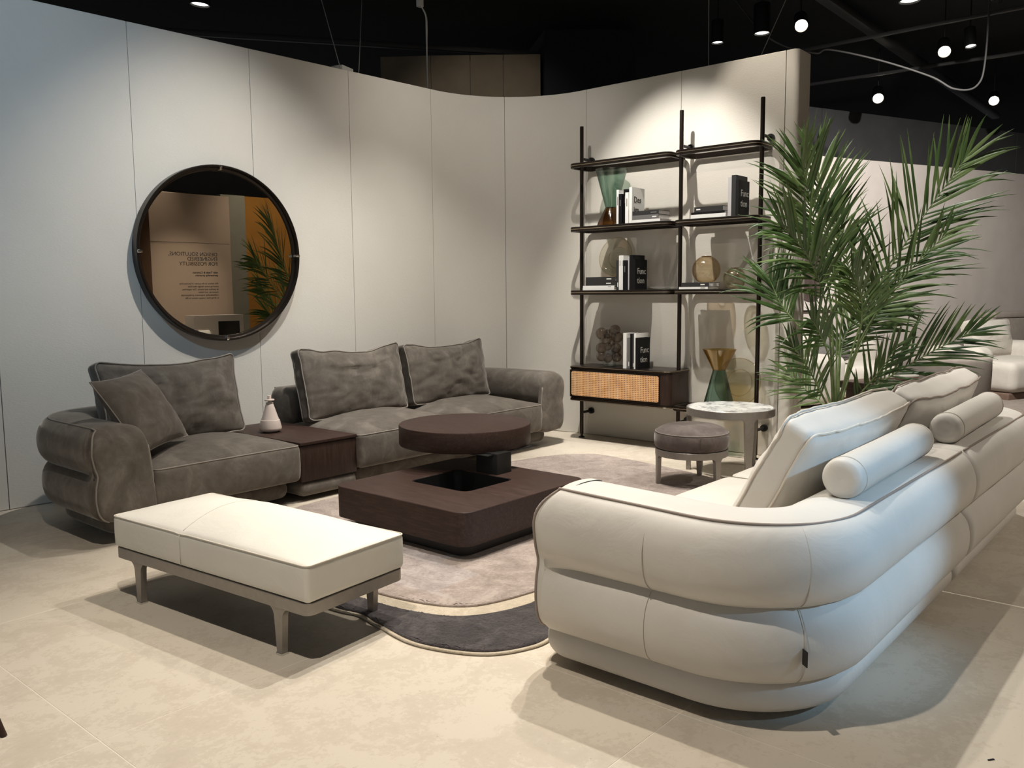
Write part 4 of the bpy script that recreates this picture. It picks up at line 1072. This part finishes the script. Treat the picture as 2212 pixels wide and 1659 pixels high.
# ------------------------------------------------------------------ glassware
def shell_lathe(prof, th, n=48):
    """thin-walled vessel: outer profile up, inner profile down"""
    inn = [(max(.0006, r - th), z + (th if k == 0 else 0)) for k, (r, z) in enumerate(prof)][::-1]
    return lathe_geo(prof + inn, n, True, True)
def build_glass():
    g = 'shelf glassware'
    S2, S3 = SHELF_Z['second'], SHELF_Z['third']
    # green above brown
    b = thing('hourglass_vase', 'hourglass vase with green funnel over brown base on the second shelf', 'vase', (6.82, 4.570, S2), group=g)
    mesh_obj('lower_cone', *shell_lathe([(.128, 0), (.134, .004), (.120, .045), (.088, .110), (.056, .170)], .004), M['glass_brown'], b)
    mesh_obj('upper_cone', *lathe_geo([(.056, .171), (.078, .25), (.104, .35), (.128, .44), (.150, .525), (.146, .525), (.124, .44), (.100, .35), (.074, .25), (.052, .173)], 48), M['glass_green'], b)
    # amber above green
    b = thing('hourglass_vase', 'hourglass vase with amber funnel over green base on the low shelf', 'vase', (6.785, 3.412, .425), group=g)
    mesh_obj('lower_cone', *shell_lathe([(.132, 0), (.136, .004), (.124, .07), (.090, .20), (.056, .335)], .004), M['glass_green'], b)
    mesh_obj('upper_cone', *lathe_geo([(.056, .336), (.080, .39), (.110, .45), (.146, .518), (.142, .518), (.106, .45), (.076, .39), (.052, .338)], 48), M['glass_amber'], b)
    def dish(label, R, loc, rot, mat):
        o = thing('glass_dish', label, 'dish', loc, rot, g)
        mesh_obj('bowl', *lathe_geo([(R * .45, 0), (R * .62, .004), (R * .85, .016), (R, .040), (R * 1.01, .044), (R * .985, .045), (R * .84, .022), (R * .6, .010), (R * .45, .006)], 56), M[mat], o, smooth=60)
        mesh_obj('rim', *tube_geo([(R * math.cos(a * PI / 36), R * math.sin(a * PI / 36), .0445) for a in range(72)], .0035, 6, True), M['glass_honey'], o, smooth=180)
        mesh_obj('foot_ring', *tube_geo([(R * .55 * math.cos(a * PI / 28), R * .55 * math.sin(a * PI / 28), .002) for a in range(56)], .004, 6, True), M['glass_honey'], o, smooth=180)
    # third shelf dish leans on the wall behind the stack (bottom rests on the books)
    dish('pale amber glass dish leaning on the wall above stacked books', .185, (6.975, 4.595, S3 + .125 + .187), (0, math.radians(-79), 0), 'glass_plate')
    dish('large pale glass dish leaning on the wall behind the amber and green vase', .215, (6.965, 3.305, .425 + .214), (0, math.radians(-78), 0), 'glass_plate')
    def globe(label, R, loc, mat, neck):
        o = thing('globe_vase', label, 'vase', loc, (0, 0, 0), g)
        prof = [(R * math.sin(a), R - R * math.cos(a)) for a in [math.radians(28 + (162 - 28) * k / 26) for k in range(27)]]
        z0 = prof[0][1]; prof = [(r, z - z0) for r, z in prof]
        tilt = math.radians(8)
        gg = shell_lathe(prof, .004, 48)
        mesh_obj('bowl', *gg, M[mat], o, smooth=60)
        mesh_obj('lip', *tube_geo([(prof[-1][0] * math.cos(a * PI / 16), prof[-1][0] * math.sin(a * PI / 16), prof[-1][1]) for a in range(32)], .005, 6, True), M['glass_brown'], o, smooth=180)
    globe('large honey glass globe vase standing on books', .124, (6.83, 3.575, S3 + .058), 'glass_honey', .05)
    globe('small olive glass globe vase beside the large globe', .096, (6.80, 3.292, S3), 'glass_olive', .03)
    # bubble vase
    b = thing('bubble_vase', 'smoky glass vase made of clustered bubbles on the cabinet', 'vase', (6.80, 4.560, .735), group=g)
    mesh_obj('stem', *lathe_geo([(.062, 0), (.062, .08), (.05, .16), (.055, .27), (.07, .36), (.066, .36), (.051, .27), (.046, .16), (.058, .08), (.058, .006), (.001, .006)], 32, True, False), M['glass_clear'], b, smooth=60)
    B = [(-.02, .088, .315, .058), (-.03, -.075, .355, .048), (.03, -.02, .345, .05), (-.05, .01, .265, .055), (-.01, -.082, .285, .055),
         (-.03, .085, .175, .053), (-.02, -.078, .18, .050), (-.055, -.005, .195, .04), (-.03, .085, .095, .048), (-.055, -.01, .085, .045), (-.01, -.08, .095, .048), (.05, .03, .24, .05), (.05, -.03, .13, .05), (.02, .05, .31, .045)]
    for x, y, z, R in B:
        prof = [(max(.0006, R * math.sin(PI * k / 14)), -R * math.cos(PI * k / 14)) for k in range(15)]
        mesh_obj('bubble', *lathe_geo(prof, 22, False, False), M['glass_smoke'], b, smooth=180, loc=(x, y, z))
build_glass()

# ------------------------------------------------------------------ mirror
def build_mirror():
    d = Vector((5.98 - 2.20, 6.12 - 6.30)).normalized(); ang = math.atan2(d.y, d.x)
    c = Vector((3.69, 6.30 - .18 / 3.78 * 1.49)); n = Vector((d.y, -d.x))
    r = thing('round_mirror', 'large round bronze-tinted mirror in a deep dark frame on the left wall', 'mirror', (c.x, c.y, 1.775), (math.radians(90), 0, ang))
    # local z points into the room
    R = .690
    mesh_obj('frame', *lathe_geo([(R - .05, .010), (R - .012, .004), (R, .012), (R, .092), (R - .006, .100), (R - .016, .100), (R - .020, .094), (R - .022, .060), (R - .040, .054), (R - .044, .046), (R - .05, .044)], 128, False, False), M['bronze'], r, smooth=30)
    v, f = lathe_geo([(.001, .040), (R - .046, .040), (R - .046, .046), (.001, .0465)], 128)
    mesh_obj('mirror_glass', v, f, M['mirror'], r, smooth=30)
    mesh_obj('back_plate', *lathe_geo([(.001, .0), (R - .10, .0), (R - .10, .039), (.001, .039)], 64), M['black_metal'], r)
    for k in range(4):
        a = PI / 2 * k
        mesh_obj('clip', *xf(box_geo(-.032, .004, -.010, .010, .0465, .104, .001), ((R - .008) * math.cos(a), (R - .008) * math.sin(a), 0), (0, 0, a)), M['chrome'], r)
    for s in (-1, 1):
        mesh_obj('standoff', *xf(lathe_geo([(.02, -.0), (.02, .004)], 16), (s * .3, .2, -.002)), M['black_metal'], r)
build_mirror()

# ------------------------------------------------------------------ palm
def build_palm():
    X, Y = 6.66, 2.35
    r = thing('potted_palm', 'tall feathery green palm behind the white sofa', 'plant', (X, Y, 0))
    mesh_obj('planter', *lathe_geo([(.13, 0), (.155, .01), (.195, .36), (.198, .40), (.185, .40), (.18, .36), (.001, .36)], 40, True, False), M['planter'], r)
    mesh_obj('soil', *lathe_geo([(.001, .345), (.178, .345), (.178, .352), (.09, .365), (.001, .368)], 24), M['soil'], r)
    rgt = Vector((.649, -.761, 0)); dep = Vector((.760, .649, 0)); K = 1830 / 6.58
    def pt(px, py, d):
        # direction in the room from the plant base: sideways, up and depth (metres)
        s = (px - 1878) / K; z = 1.45 - (py - 626) / K
        z = 1.45 + (z - 1.45) * (1 + d / 6.58)
        return rgt * (s * (1 + d / 6.58)) + dep * d + Vector((0, 0, z))
    # (rachis control points sideways-px, height-px, depth m), leaflet length, pairs, droop, detail
    FR = [
     ([(1874, 880, 0), (1850, 660, -.10), (1797, 490, -.22), (1752, 350, -.32)], .46, 28, .55, True, 1),
     ([(1884, 880, 0), (1925, 690, -.05), (2010, 520, -.10), (2128, 345, -.12)], .50, 30, .50, True, 2),
     ([(1880, 880, 0), (1905, 740, -.18), (1965, 620, -.30), (2058, 505, -.42)], .34, 22, .45, True, 3),
     ([(1872, 880, 0), (1830, 680, -.22), (1765, 560, -.40), (1690, 488, -.50)], .40, 26, .75, True, 4),
     ([(1890, 890, 0), (1960, 830, -.10), (2050, 770, -.16), (2150, 715, -.22)], .36, 24, .35, True, 5),
     ([(1866, 890, 0), (1830, 840, -.10), (1790, 785, -.18), (1745, 735, -.24)], .26, 18, .5, True, 6),
     ([(1878, 880, 0), (1878, 660, .05), (1862, 500, .12), (1838, 335, .20)], .42, 26, .5, False, 7),
     ([(1882, 880, 0), (1900, 700, .15), (1925, 600, .25), (1905, 470, .38)], .38, 22, .6, False, 8),
     ([(1870, 880, 0), (1820, 730, .10), (1775, 660, .18), (1752, 600, .25)], .34, 22, .6, False, 9),
     ([(1888, 880, 0), (1930, 770, .12), (1975, 690, .20), (2010, 660, .30)], .36, 20, .7, False, 10),
     ([(1872, 880, 0), (1840, 780, -.2), (1800, 720, -.34), (1770, 690, -.44)], .30, 18, .7, False, 11),
     ([(1878, 880, 0), (1890, 760, -.25), (1880, 660, -.42), (1840, 590, -.55)], .34, 20, .6, False, 12),
     ([(1884, 880, 0), (1905, 800, .2), (1925, 740, .35), (1960, 690, .5)], .34, 18, .6, False, 13),
     ([(1868, 890, 0), (1845, 860, .1), (1820, 830, .2), (1800, 800, .28)], .26, 14, .6, False, 14),
     ([(1886, 890, 0), (1915, 850, -.15), (1945, 800, -.25), (1975, 745, -.30)], .26, 14, .5, False, 15),
    ]
    for ctl, L, npair, droop, solo, seed in FR:
        rnd = random.Random(seed)
        C = spline([pt(*c) for c in ctl], 14); n = len(C)
        fr = mesh_obj('frond', *tube_geo(C, .0085, 7, taper=[1.15 - .95 * k / (n - 1) for k in range(n)]), M['rachis'], r, smooth=180)
        geos = []
        start = (.42 if solo else .5) if ctl[-1][1] < 700 else .25
        plane = Vector((0, 0, 1))
        for k in range(npair):
            for side in (-1, 1):
                t = start + (1 - start) * (k + .5 * (side > 0) + rnd.uniform(-.15, .15)) / npair
                t = min(.995, max(start, t)); i = min(n - 2, int(t * (n - 1))); f = t * (n - 1) - i
                p = C[i].lerp(C[i + 1], f); tan = (C[i + 1] - C[i]).normalized()
                # leaf plane: mostly seen face on, tilted at random
                nrm = (-dep + Vector((0, 0, .35)) + Vector((rnd.uniform(-.3, .3), rnd.uniform(-.3, .3), 0))).normalized()
                lat = tan.cross(nrm).normalized() * side
                ang = math.radians(54 - 34 * (t - start) / (1 - start) + rnd.uniform(-10, 10))
                d0 = (tan * math.cos(ang) + lat * math.sin(ang) + nrm * rnd.uniform(-.05, .35)).normalized()
                e = (t - start) / (1 - start)
                ln = L * (.55 + .9 * math.sin(PI * min(1, .18 + .74 * e)) * .55) * (1 - .35 * e ** 3) * rnd.uniform(.85, 1.15) * 1.28
                dr = droop * rnd.choice((.3, .6, 1.0, 1.5))
                w = .0125 * rnd.uniform(.8, 1.15) * (L / .42) ** .5
                seg = 7; pos = p.copy(); d = d0.copy(); V = []; Fc = []
                wn = d.cross(nrm).normalized()
                for s in range(seg + 1):
                    q = s / seg; ww = w * (.45 + 1.6 * q if q < .3 else .93 * (1 - ((q - .3) / .7) ** 1.8)) + .0006
                    wv = d.cross(nrm); wv.normalize(); fold = d.cross(wv).normalized() * (ww * .35)
                    V += [pos - wv * ww + fold, pos, pos + wv * ww + fold]
                    pos = pos + d * (ln / seg)
                    d = (d + Vector((0, 0, -dr * .22 * (q * 1.3 + .1)))).normalized()
                for s in range(seg):
                    a = s * 3; Fc += [(a, a + 1, a + 4, a + 3), (a + 1, a + 2, a + 5, a + 4)]
                if solo: mesh_obj('leaflet', V, Fc, M['leaf'], fr, smooth=180)
                else: geos.append((V, Fc))
        if geos:
            o = mesh_obj('leaflets', *merge(*geos), M['leaf'], fr, smooth=180); o['kind'] = 'stuff'
build_palm()

# ------------------------------------------------------------------ far lounge
def soft_block(name, parent, x0, x1, y0, y1, z0, z1, r, mat, crown=0, rot=None):
    hx, hy, hz = (x1 - x0) / 2, (y1 - y0) / 2, (z1 - z0) / 2
    def df(p):
        k = max(0, 1 - (p.x / hx) ** 2) * max(0, 1 - (p.y / hy) ** 2)
        return Vector((p.x, p.y, p.z + (crown * k if p.z > 0 else 0)))
    return mesh_obj(name, *soft_box_geo(hx, hy, hz, min(r, hx * .98, hy * .98, hz * .98), 8, 8, 4, df if crown else None), mat, parent, smooth=180, loc=((x0 + x1) / 2, (y0 + y1) / 2, (z0 + z1) / 2), rot=rot)
def build_far_lounge():
    an = math.radians(-22.5)
    # cream sofa peeping out behind the wall end
    r = thing('cream_sofa', 'cream sofa with high rounded side just beyond the wall end', 'sofa', (10.55, 4.30, 0), (0, 0, an))
    soft_block('body', r, -1.6, .36, -.5, .5, .03, .62, .10, M['boucle']); soft_block('arm', r, .05, .42, -.55, .55, .02, .64, .12, M['boucle'])
    soft_block('back', r, -1.6, .0, .3, .62, .03, .72, .12, M['boucle'])
    o = box_cushion('scatter_cushion', 'cream cushion on top of the sofa beyond the wall end', .62, .34, .14, (10.40, 4.15, .60), (math.radians(-14), 0, an), M['boucle'], M['boucle'], 70, .01)
    o = box_cushion('scatter_cushion', 'grey cushion on the far sofa seen through the palm', .62, .36, .14, (11.25, 4.02, .52), (math.radians(-20), 0, an), M['boucle_grey'], M['boucle_grey'], 71, .01)
    r = thing('cream_sofa', 'cream sofa behind the palm below the framed picture', 'sofa', (11.85, 3.95, 0), (0, 0, an))
    soft_block('body', r, -.75, .75, -.45, .45, .05, .44, .09, M['boucle'], .03); soft_block('back', r, -.75, .75, .2, .52, .05, .74, .11, M['boucle'])
    soft_block('plinth', r, -.68, .68, -.4, .4, 0, .06, .02, M['wood_bg'])
    # cream sofa at the right edge
    r = thing('cream_sofa', 'cream low sofa with wooden plinth at the right edge', 'sofa', (13.55, 2.36, 0), (0, 0, an))
    soft_block('plinth', r, -1.0, 1.6, -.62, .4, 0.0, .10, .015, M['wood_bg'])
    soft_block('seat', r, -1.0, 1.6, -.68, .45, .10, .50, .10, M['boucle'], .02)
    soft_block('arm', r, -1.22, -.86, -.35, .5, .10, .68, .12, M['boucle'])
    soft_block('arm', r, .05, .40, -.74, .5, .14, .72, .13, M['boucle'])
    soft_block('back', r, -1.0, 1.6, .30, .62, .10, .66, .12, M['boucle'])
    box_cushion('scatter_cushion', 'large cream back cushion on the sofa at the right edge', .90, .52, .20, (13.35, 2.58, .50), (math.radians(-14), 0, an), M['boucle'], M['boucle'], 72, .01)
    r = thing('wooden_ledge', 'stepped brown wooden ledge behind the sofa at the right edge', 'shelf', (15.1, 2.75, 0), (0, 0, an))
    mesh_obj('body', *box_geo(-.5, .9, -.14, .14, 0, 1.0, .005), M['taupe'], r); mesh_obj('top', *box_geo(-.47, .9, -.16, .16, 1.0, 1.09, .02), M['taupe'], r)
    # taupe tub chair seen from behind
    r = thing('tub_chair', 'taupe curved-back tub chair seen from behind', 'armchair', (11.05, 2.62, 0), (0, 0, an))
    P = [Vector((-.42, .35)), Vector((-.42, -.05))] + [Vector((-.42 + .42 - .42 * math.cos(a), -.05 - .42 * math.sin(a))) for a in [PI * k / 20 for k in range(1, 21)]] + [Vector((.42, .35))]
    P = densify(P); N, T = path_normals(P)
    mesh_obj('back', *sweep_geo(P, N, T, [(-.07, .10), (-.08, .35), (-.07, .62), (-.03, .655), (.02, .64), (.035, .55), (.03, .3), (.01, .10), (-.03, .07)], .03), M['taupe'], r, smooth=180)
    soft_block('seat', r, -.36, .36, -.34, .40, .12, .42, .08, M['taupe'], .03)
    mesh_obj('plinth', *lathe_geo([(.33, 0), (.33, .12)], 32), M['black_metal'], r)
    # low wooden table with folded throws
    r = thing('low_wooden_table', 'low brown wooden table behind the palm', 'table', (10.02, 2.92, 0), (0, 0, an))
    mesh_obj('top', *box_geo(-.45, .45, -.36, .36, .34, .42, .006), M['wood_bg'], r); mesh_obj('base', *box_geo(-.38, .38, -.3, .3, 0.014, .34, .006), M['wood_bg'], r)
    for k, (dx, dy, lab) in enumerate(((.02, .05, 'rolled cream throw on the low wooden table, left one'), (.36, -.02, 'rolled cream throw on the low wooden table, right one'))):
        o = thing('rolled_throw', lab, 'throw', (9.95 + dx * .8, 2.96 + dy - dx * .33, .42), (0, 0, an))
        g = lathe_geo([(.001, -.16), (.035, -.16), (.048, -.15), (.05, 0), (.048, .15), (.035, .16), (.001, .16)], 24)
        mesh_obj('roll', [(v[2], v[0], v[1] * .8 + .04) for v in g[0]], g[1], M['boucle'], o, smooth=180)
    # framed picture on the far wall
    d = Vector((.9239, -.3827)); nn = Vector((-.3827, -.9239)); P0 = Vector((12.2, 4.73))
    c = P0 + d * (.02) + nn * .012
    r = thing('framed_picture', 'framed abstract print with dark brown shape on the far wall', 'picture', (c.x, c.y, 1.70), (math.radians(90), 0, an))
    W2, H2 = .56, .56
    o = [(-W2, -H2), (W2, -H2), (W2, H2), (-W2, H2)]; i = [(x * .965, y * .965) for x, y in o]
    mesh_obj('frame', *ring_slab_geo(o, i, -.01, .03, .001), M['black_metal'], r, smooth=0)
    mesh_obj('print', *slab_geo(i, -.009, .002, 0), M['art_paper'], r, smooth=0)
    lp = [(p.x, p.y) for p in spline([(-.45, .5, 0), (-.45, .0, 0), (-.3, -.30, 0), (-.02, -.43, 0), (.20, -.32, 0), (.32, .0, 0), (.25, .3, 0), (.3, .5, 0)], 6, True)]
    mesh_obj('print_shape', *slab_geo(lp, .002, .0032, 0), M['art_brown'], r, smooth=0)
    # taupe rug in front of the far sofas
    r = tag(mesh_obj('far_rug', *slab_geo(rounded_poly([(9.9, .4), (13.6, -.9), (14.2, 1.6), (12.2, 3.2), (9.9, 3.3)], .1, 4), .001, .014, .004, 2), M['rug_far']), 'flat taupe rug in the far lounge beyond the white sofa', 'rug')
build_far_lounge()

# ------------------------------------------------------------------ across the aisle (seen in the mirror)
def build_aisle():
    r = thing('reception_counter', 'white counter with a black screen niche, seen in the mirror', 'counter', (7.30, -1.75, 0))
    mesh_obj('body', *box_geo(-.46, .46, -.25, .12, 0, 1.09, .004), M['wall_far'], r)
    mesh_obj('niche', *box_geo(-.02, .38, .1, .125, .45, .98, .002), M['black_metal'], r)
    rx = (PI / 2, 0, PI)
    w = bpy.data.objects['wall_lettered']
    text_obj('lettering', 'DESIGN SOLUTIONS,\nENGINEERED\nFOR POSSIBILITY', .098, M['ink'], w, (7.72, -2.4985, 2.16), rx, spacing=.9)
    text_obj('lettering', 'with Trade & Contract\npartnership program.', .052, M['ink'], w, (7.72, -2.4985, 1.84), rx, bold=.001, spacing=1.0)
    text_obj('lettering', 'We believe in the power of partnership,\nensuring every design idea finds\nits perfect expression. Our expertise,\nresources, and Italian\ncraftsmanship empowers professionals\nto bring their unique visions to life.', .046, M['ink'], w, (7.72, -2.4985, 1.64), rx, spacing=1.15)
    mesh_obj('seam', *box_geo(6.44, 7.98, -2.4995, -2.4985, 2.395, 2.403), M['wall_core'], w, smooth=0)
    # round stool just outside the left edge: only one leg shows
    r = thing('round_dark_stool', 'dark wooden leg of a round stool at the bottom left edge', 'stool', (.745, 3.262, 0))
    mesh_obj('seat', *lathe_geo([(.001, .40), (.17, .40), (.19, .405), (.195, .42), (.195, .455), (.18, .468), (.001, .47)], 40), M['wood'], r)
    for k in range(3):
        a = math.radians(-52 + 120 * k)
        p0 = Vector((.30 * math.cos(a), .30 * math.sin(a), 0)); p1 = Vector((.15 * math.cos(a), .15 * math.sin(a), .40))
        mesh_obj('leg', *tube_geo([p0, p0.lerp(p1, .5), p1], .014, 12, taper=[.8, 1, 1.2]), M['wood'], r)
    tag(mesh_obj('floor_chip', *xf(slab_geo(rounded_poly([(-.012, -.003), (.012, -.004), (.013, .003), (-.010, .002)], .001, 2), 0, .003, .001, 1), (2.84, .492, .0003), (0, 0, math.radians(-38))), M['ink']), 'tiny black chip lying on the floor at bottom right', 'chip')
build_aisle()

# ------------------------------------------------------------------ ceiling: fixtures, tracks, cables
def spot_fixture(loc, target, label, lens='lamp_on', light=None, group='ceiling spotlights', big=1.0):
    loc = Vector(loc); d = (Vector(target) - loc).normalized()
    q = d.to_track_quat('-Z', 'Y')
    r = thing('ceiling_spotlight', label, 'spotlight', loc, (0, 0, 0), group)
    m = q.to_matrix().to_4x4()
    R = .055 * big; L = .20 * big
    hg = lathe_geo([(R * .75, L), (R * .95, L - .01), (R, L - .03), (R, .0), (R * .9, .0), (R * .86, .03), (R * .5, .032)], 28, True, False)
    mesh_obj('housing', [m @ Vector(v) for v in hg[0]], hg[1], M['black_metal'], r)
    lg = lathe_geo([(.001, .018), (R * .84, .018), (R * .84, .022), (.001, .022)], 28)
    mesh_obj('lens', [m @ Vector(v) for v in lg[0]], lg[1], M[lens], r)
    top = m @ Vector((0, 0, L * .75))
    mesh_obj('stem', *tube_geo([top, Vector((top.x, top.y, 5.45 - loc.z))], .009, 8), M['black_metal'], r)
    if light:
        w, cone, blend, col, rad = light
        la = bpy.data.lights.new('spot_beam', 'SPOT'); la.energy = w; la.color = col; la.spot_size = math.radians(cone); la.spot_blend = blend; la.shadow_soft_size = rad
        lo = bpy.data.objects.new('spot_beam', la); link(lo, r); lo.rotation_mode = 'QUATERNION'; lo.rotation_quaternion = q; lo.location = d * .01
    return r
def build_ceiling_gear():
    for x, y, z, tg, w, cone, bl, col, rad, lab in SPOTS:
        spot_fixture((x, y, z), tg, lab, 'lamp_on', (w, cone, bl, col, rad))
    VIS = [((5.144, 8.828, 4.6), (5.0, 9.1, 0), 'ceiling spotlight glowing above the left wall', 'lamp_disc', 1.5),
           ((10.306, 4.191, 4.6), (6, 2.2, 1.2), 'bright ceiling spotlight above the right end of the curved wall', 'lamp_on', 1.15),
           ((10.285, 4.678, 4.6), (10.2, 4.6, 0), 'pale ceiling downlight left of the bright one over the wall end', 'lamp_disc', 1.4),
           ((10.275, 5.271, 4.6), (10.2, 5.2, 0), 'small pale ceiling downlight highest above the shelf unit', 'lamp_disc', 1.1),
           ((10.258, 2.957, 4.6), (10.2, 2.9, 0), 'ceiling downlight cut by the top edge of the picture', 'lamp_disc', 1.6),
           ((12.697, 3.194, 4.6), (8, 1.8, 1.0), 'bright ceiling spotlight at the right above the palm', 'lamp_on', 1.2),
           ((14.989, 4.755, 4.6), (10, 3.0, 1.0), 'bright ceiling spotlight in front of the dark far wall', 'lamp_on', 1.3),
           ((16.518, 3.348, 4.6), (10, 2.0, 1.0), 'bright ceiling spotlight nearest the right edge', 'lamp_on', 1.2),
           ((12.743, 2.887, 4.62), (12.0, 2.3, 0), 'dim ceiling downlight at the right beside the bright one', 'lamp_disc', 1.0)]
    for loc, tg, lab, lens, big in VIS: spot_fixture(loc, tg, lab, lens, None, big=big * 1.3)
    def rail(name, a, b, w, h, mat, label, cat):
        a, b = Vector(a), Vector(b); d = (b - a); L = d.length; ang = math.atan2(d.y, d.x)
        o = mesh_obj(name, *box_geo(-L / 2, L / 2, -w / 2, w / 2, -h / 2, h / 2, min(w, h) * .2), mat, None)
        o.location = (a + b) / 2; o.rotation_euler = (0, -math.asin(d.z / L), ang); return tag(o, label, cat)
    steel = plain('dark_grey_steel', (.035, .035, .036), .6)
    pale = plain('pale_cable', (.045, .043, .042), .6)
    rail('lighting_track', (12.42, 6.2, 4.90), (12.40, .8, 4.90), .05, .045, steel, 'black lighting track crossing the ceiling at upper right', 'track')
    rail('lighting_track', (14.3, 5.8, 4.85), (14.6, 1.0, 4.85), .05, .045, steel, 'black lighting track farther back at right', 'track')
    rail('ceiling_beam', (9.0, 4.42, 5.30), (22.0, 4.40, 5.30), .16, .12, steel, 'dark grey ceiling duct running back diagonally', 'beam')
    rail('ceiling_beam', (5.5, 12.5, 5.2), (11.0, 8.6, 5.2), .10, .08, steel, 'dark ceiling duct above the brown partition', 'beam')
    def cable(pts, rad, mat, label, name='hanging_cable', cat='cable'):
        return tag(mesh_obj(name, *tube_geo(spline(pts, 10), rad, 6), mat, None, smooth=180), label, cat)
    cable([(10.3, 5.3, 5.44), (10.45, 4.7, 4.62), (10.72, 4.197, 4.373), (10.853, 4.047, 4.411), (11.243, 3.567, 4.275), (11.635, 3.074, 4.07), (11.815, 2.837, 3.914), (11.996, 2.629, 3.95), (12.06, 2.56, 4.3), (12.07, 2.55, 5.44)], .012, pale, 'pale cable sagging across the ceiling at upper right')
    wire = plain('thin_steel_wire', (.30, .29, .27), .4, .5)
    for (a, b, lab) in (((5.05, 6.30, WH - .02), (4.9, 6.9, 5.44), 'thin steel wire above the left wall, leaning left'),
                        ((5.20, 6.26, WH - .02), (5.9, 6.9, 5.44), 'thin steel wire above the left wall, leaning right'),
                        ((7.15, 3.75, WH - .02), (7.15, 3.78, 5.44), 'thin vertical steel wire above the shelf unit'),
                        ((7.18, 3.30, WH - .02), (7.9, 2.7, 5.44), 'thin slanting steel wire near the right end of the wall')):
        cable([a, tuple((Vector(a) + Vector(b)) / 2), b], .004, wire, lab, 'suspension_wire', 'wire')
    # bracket block on top of the wall and the lit cable
    tag(mesh_obj('bracket_block', *xf(box_geo(-.09, .09, -.06, .06, 0, .09, .004), (5.13, 6.40, WH), (0, 0, .3)), M['wall']), 'small pale block on top of the left wall', 'bracket')
    r = thing('cable_box', 'small white junction box hanging at the top edge above the wall', 'junction box', (6.885, 7.191, 4.695))
    mesh_obj('box', *box_geo(-.03, .03, -.03, .03, -.05, .05, .004), M['book_white'], r)
    mesh_obj('drop_cable', *tube_geo(spline([(.01, -.01, -.04), (.03, -.06, -.15), (.02, -.08, -.3), (.007, -.091, -.5), (-.018, -.12, -.95)], 8), .010, 8, taper=[.6 + .6 * math.sin(PI * k / 32) for k in range(33)]), M['book_white'], r, smooth=180)
    mesh_obj('hanger', *tube_geo([(0, 0, .05), (0, 0, .75)], .004, 6), M['black_metal'], r)
build_ceiling_gear()
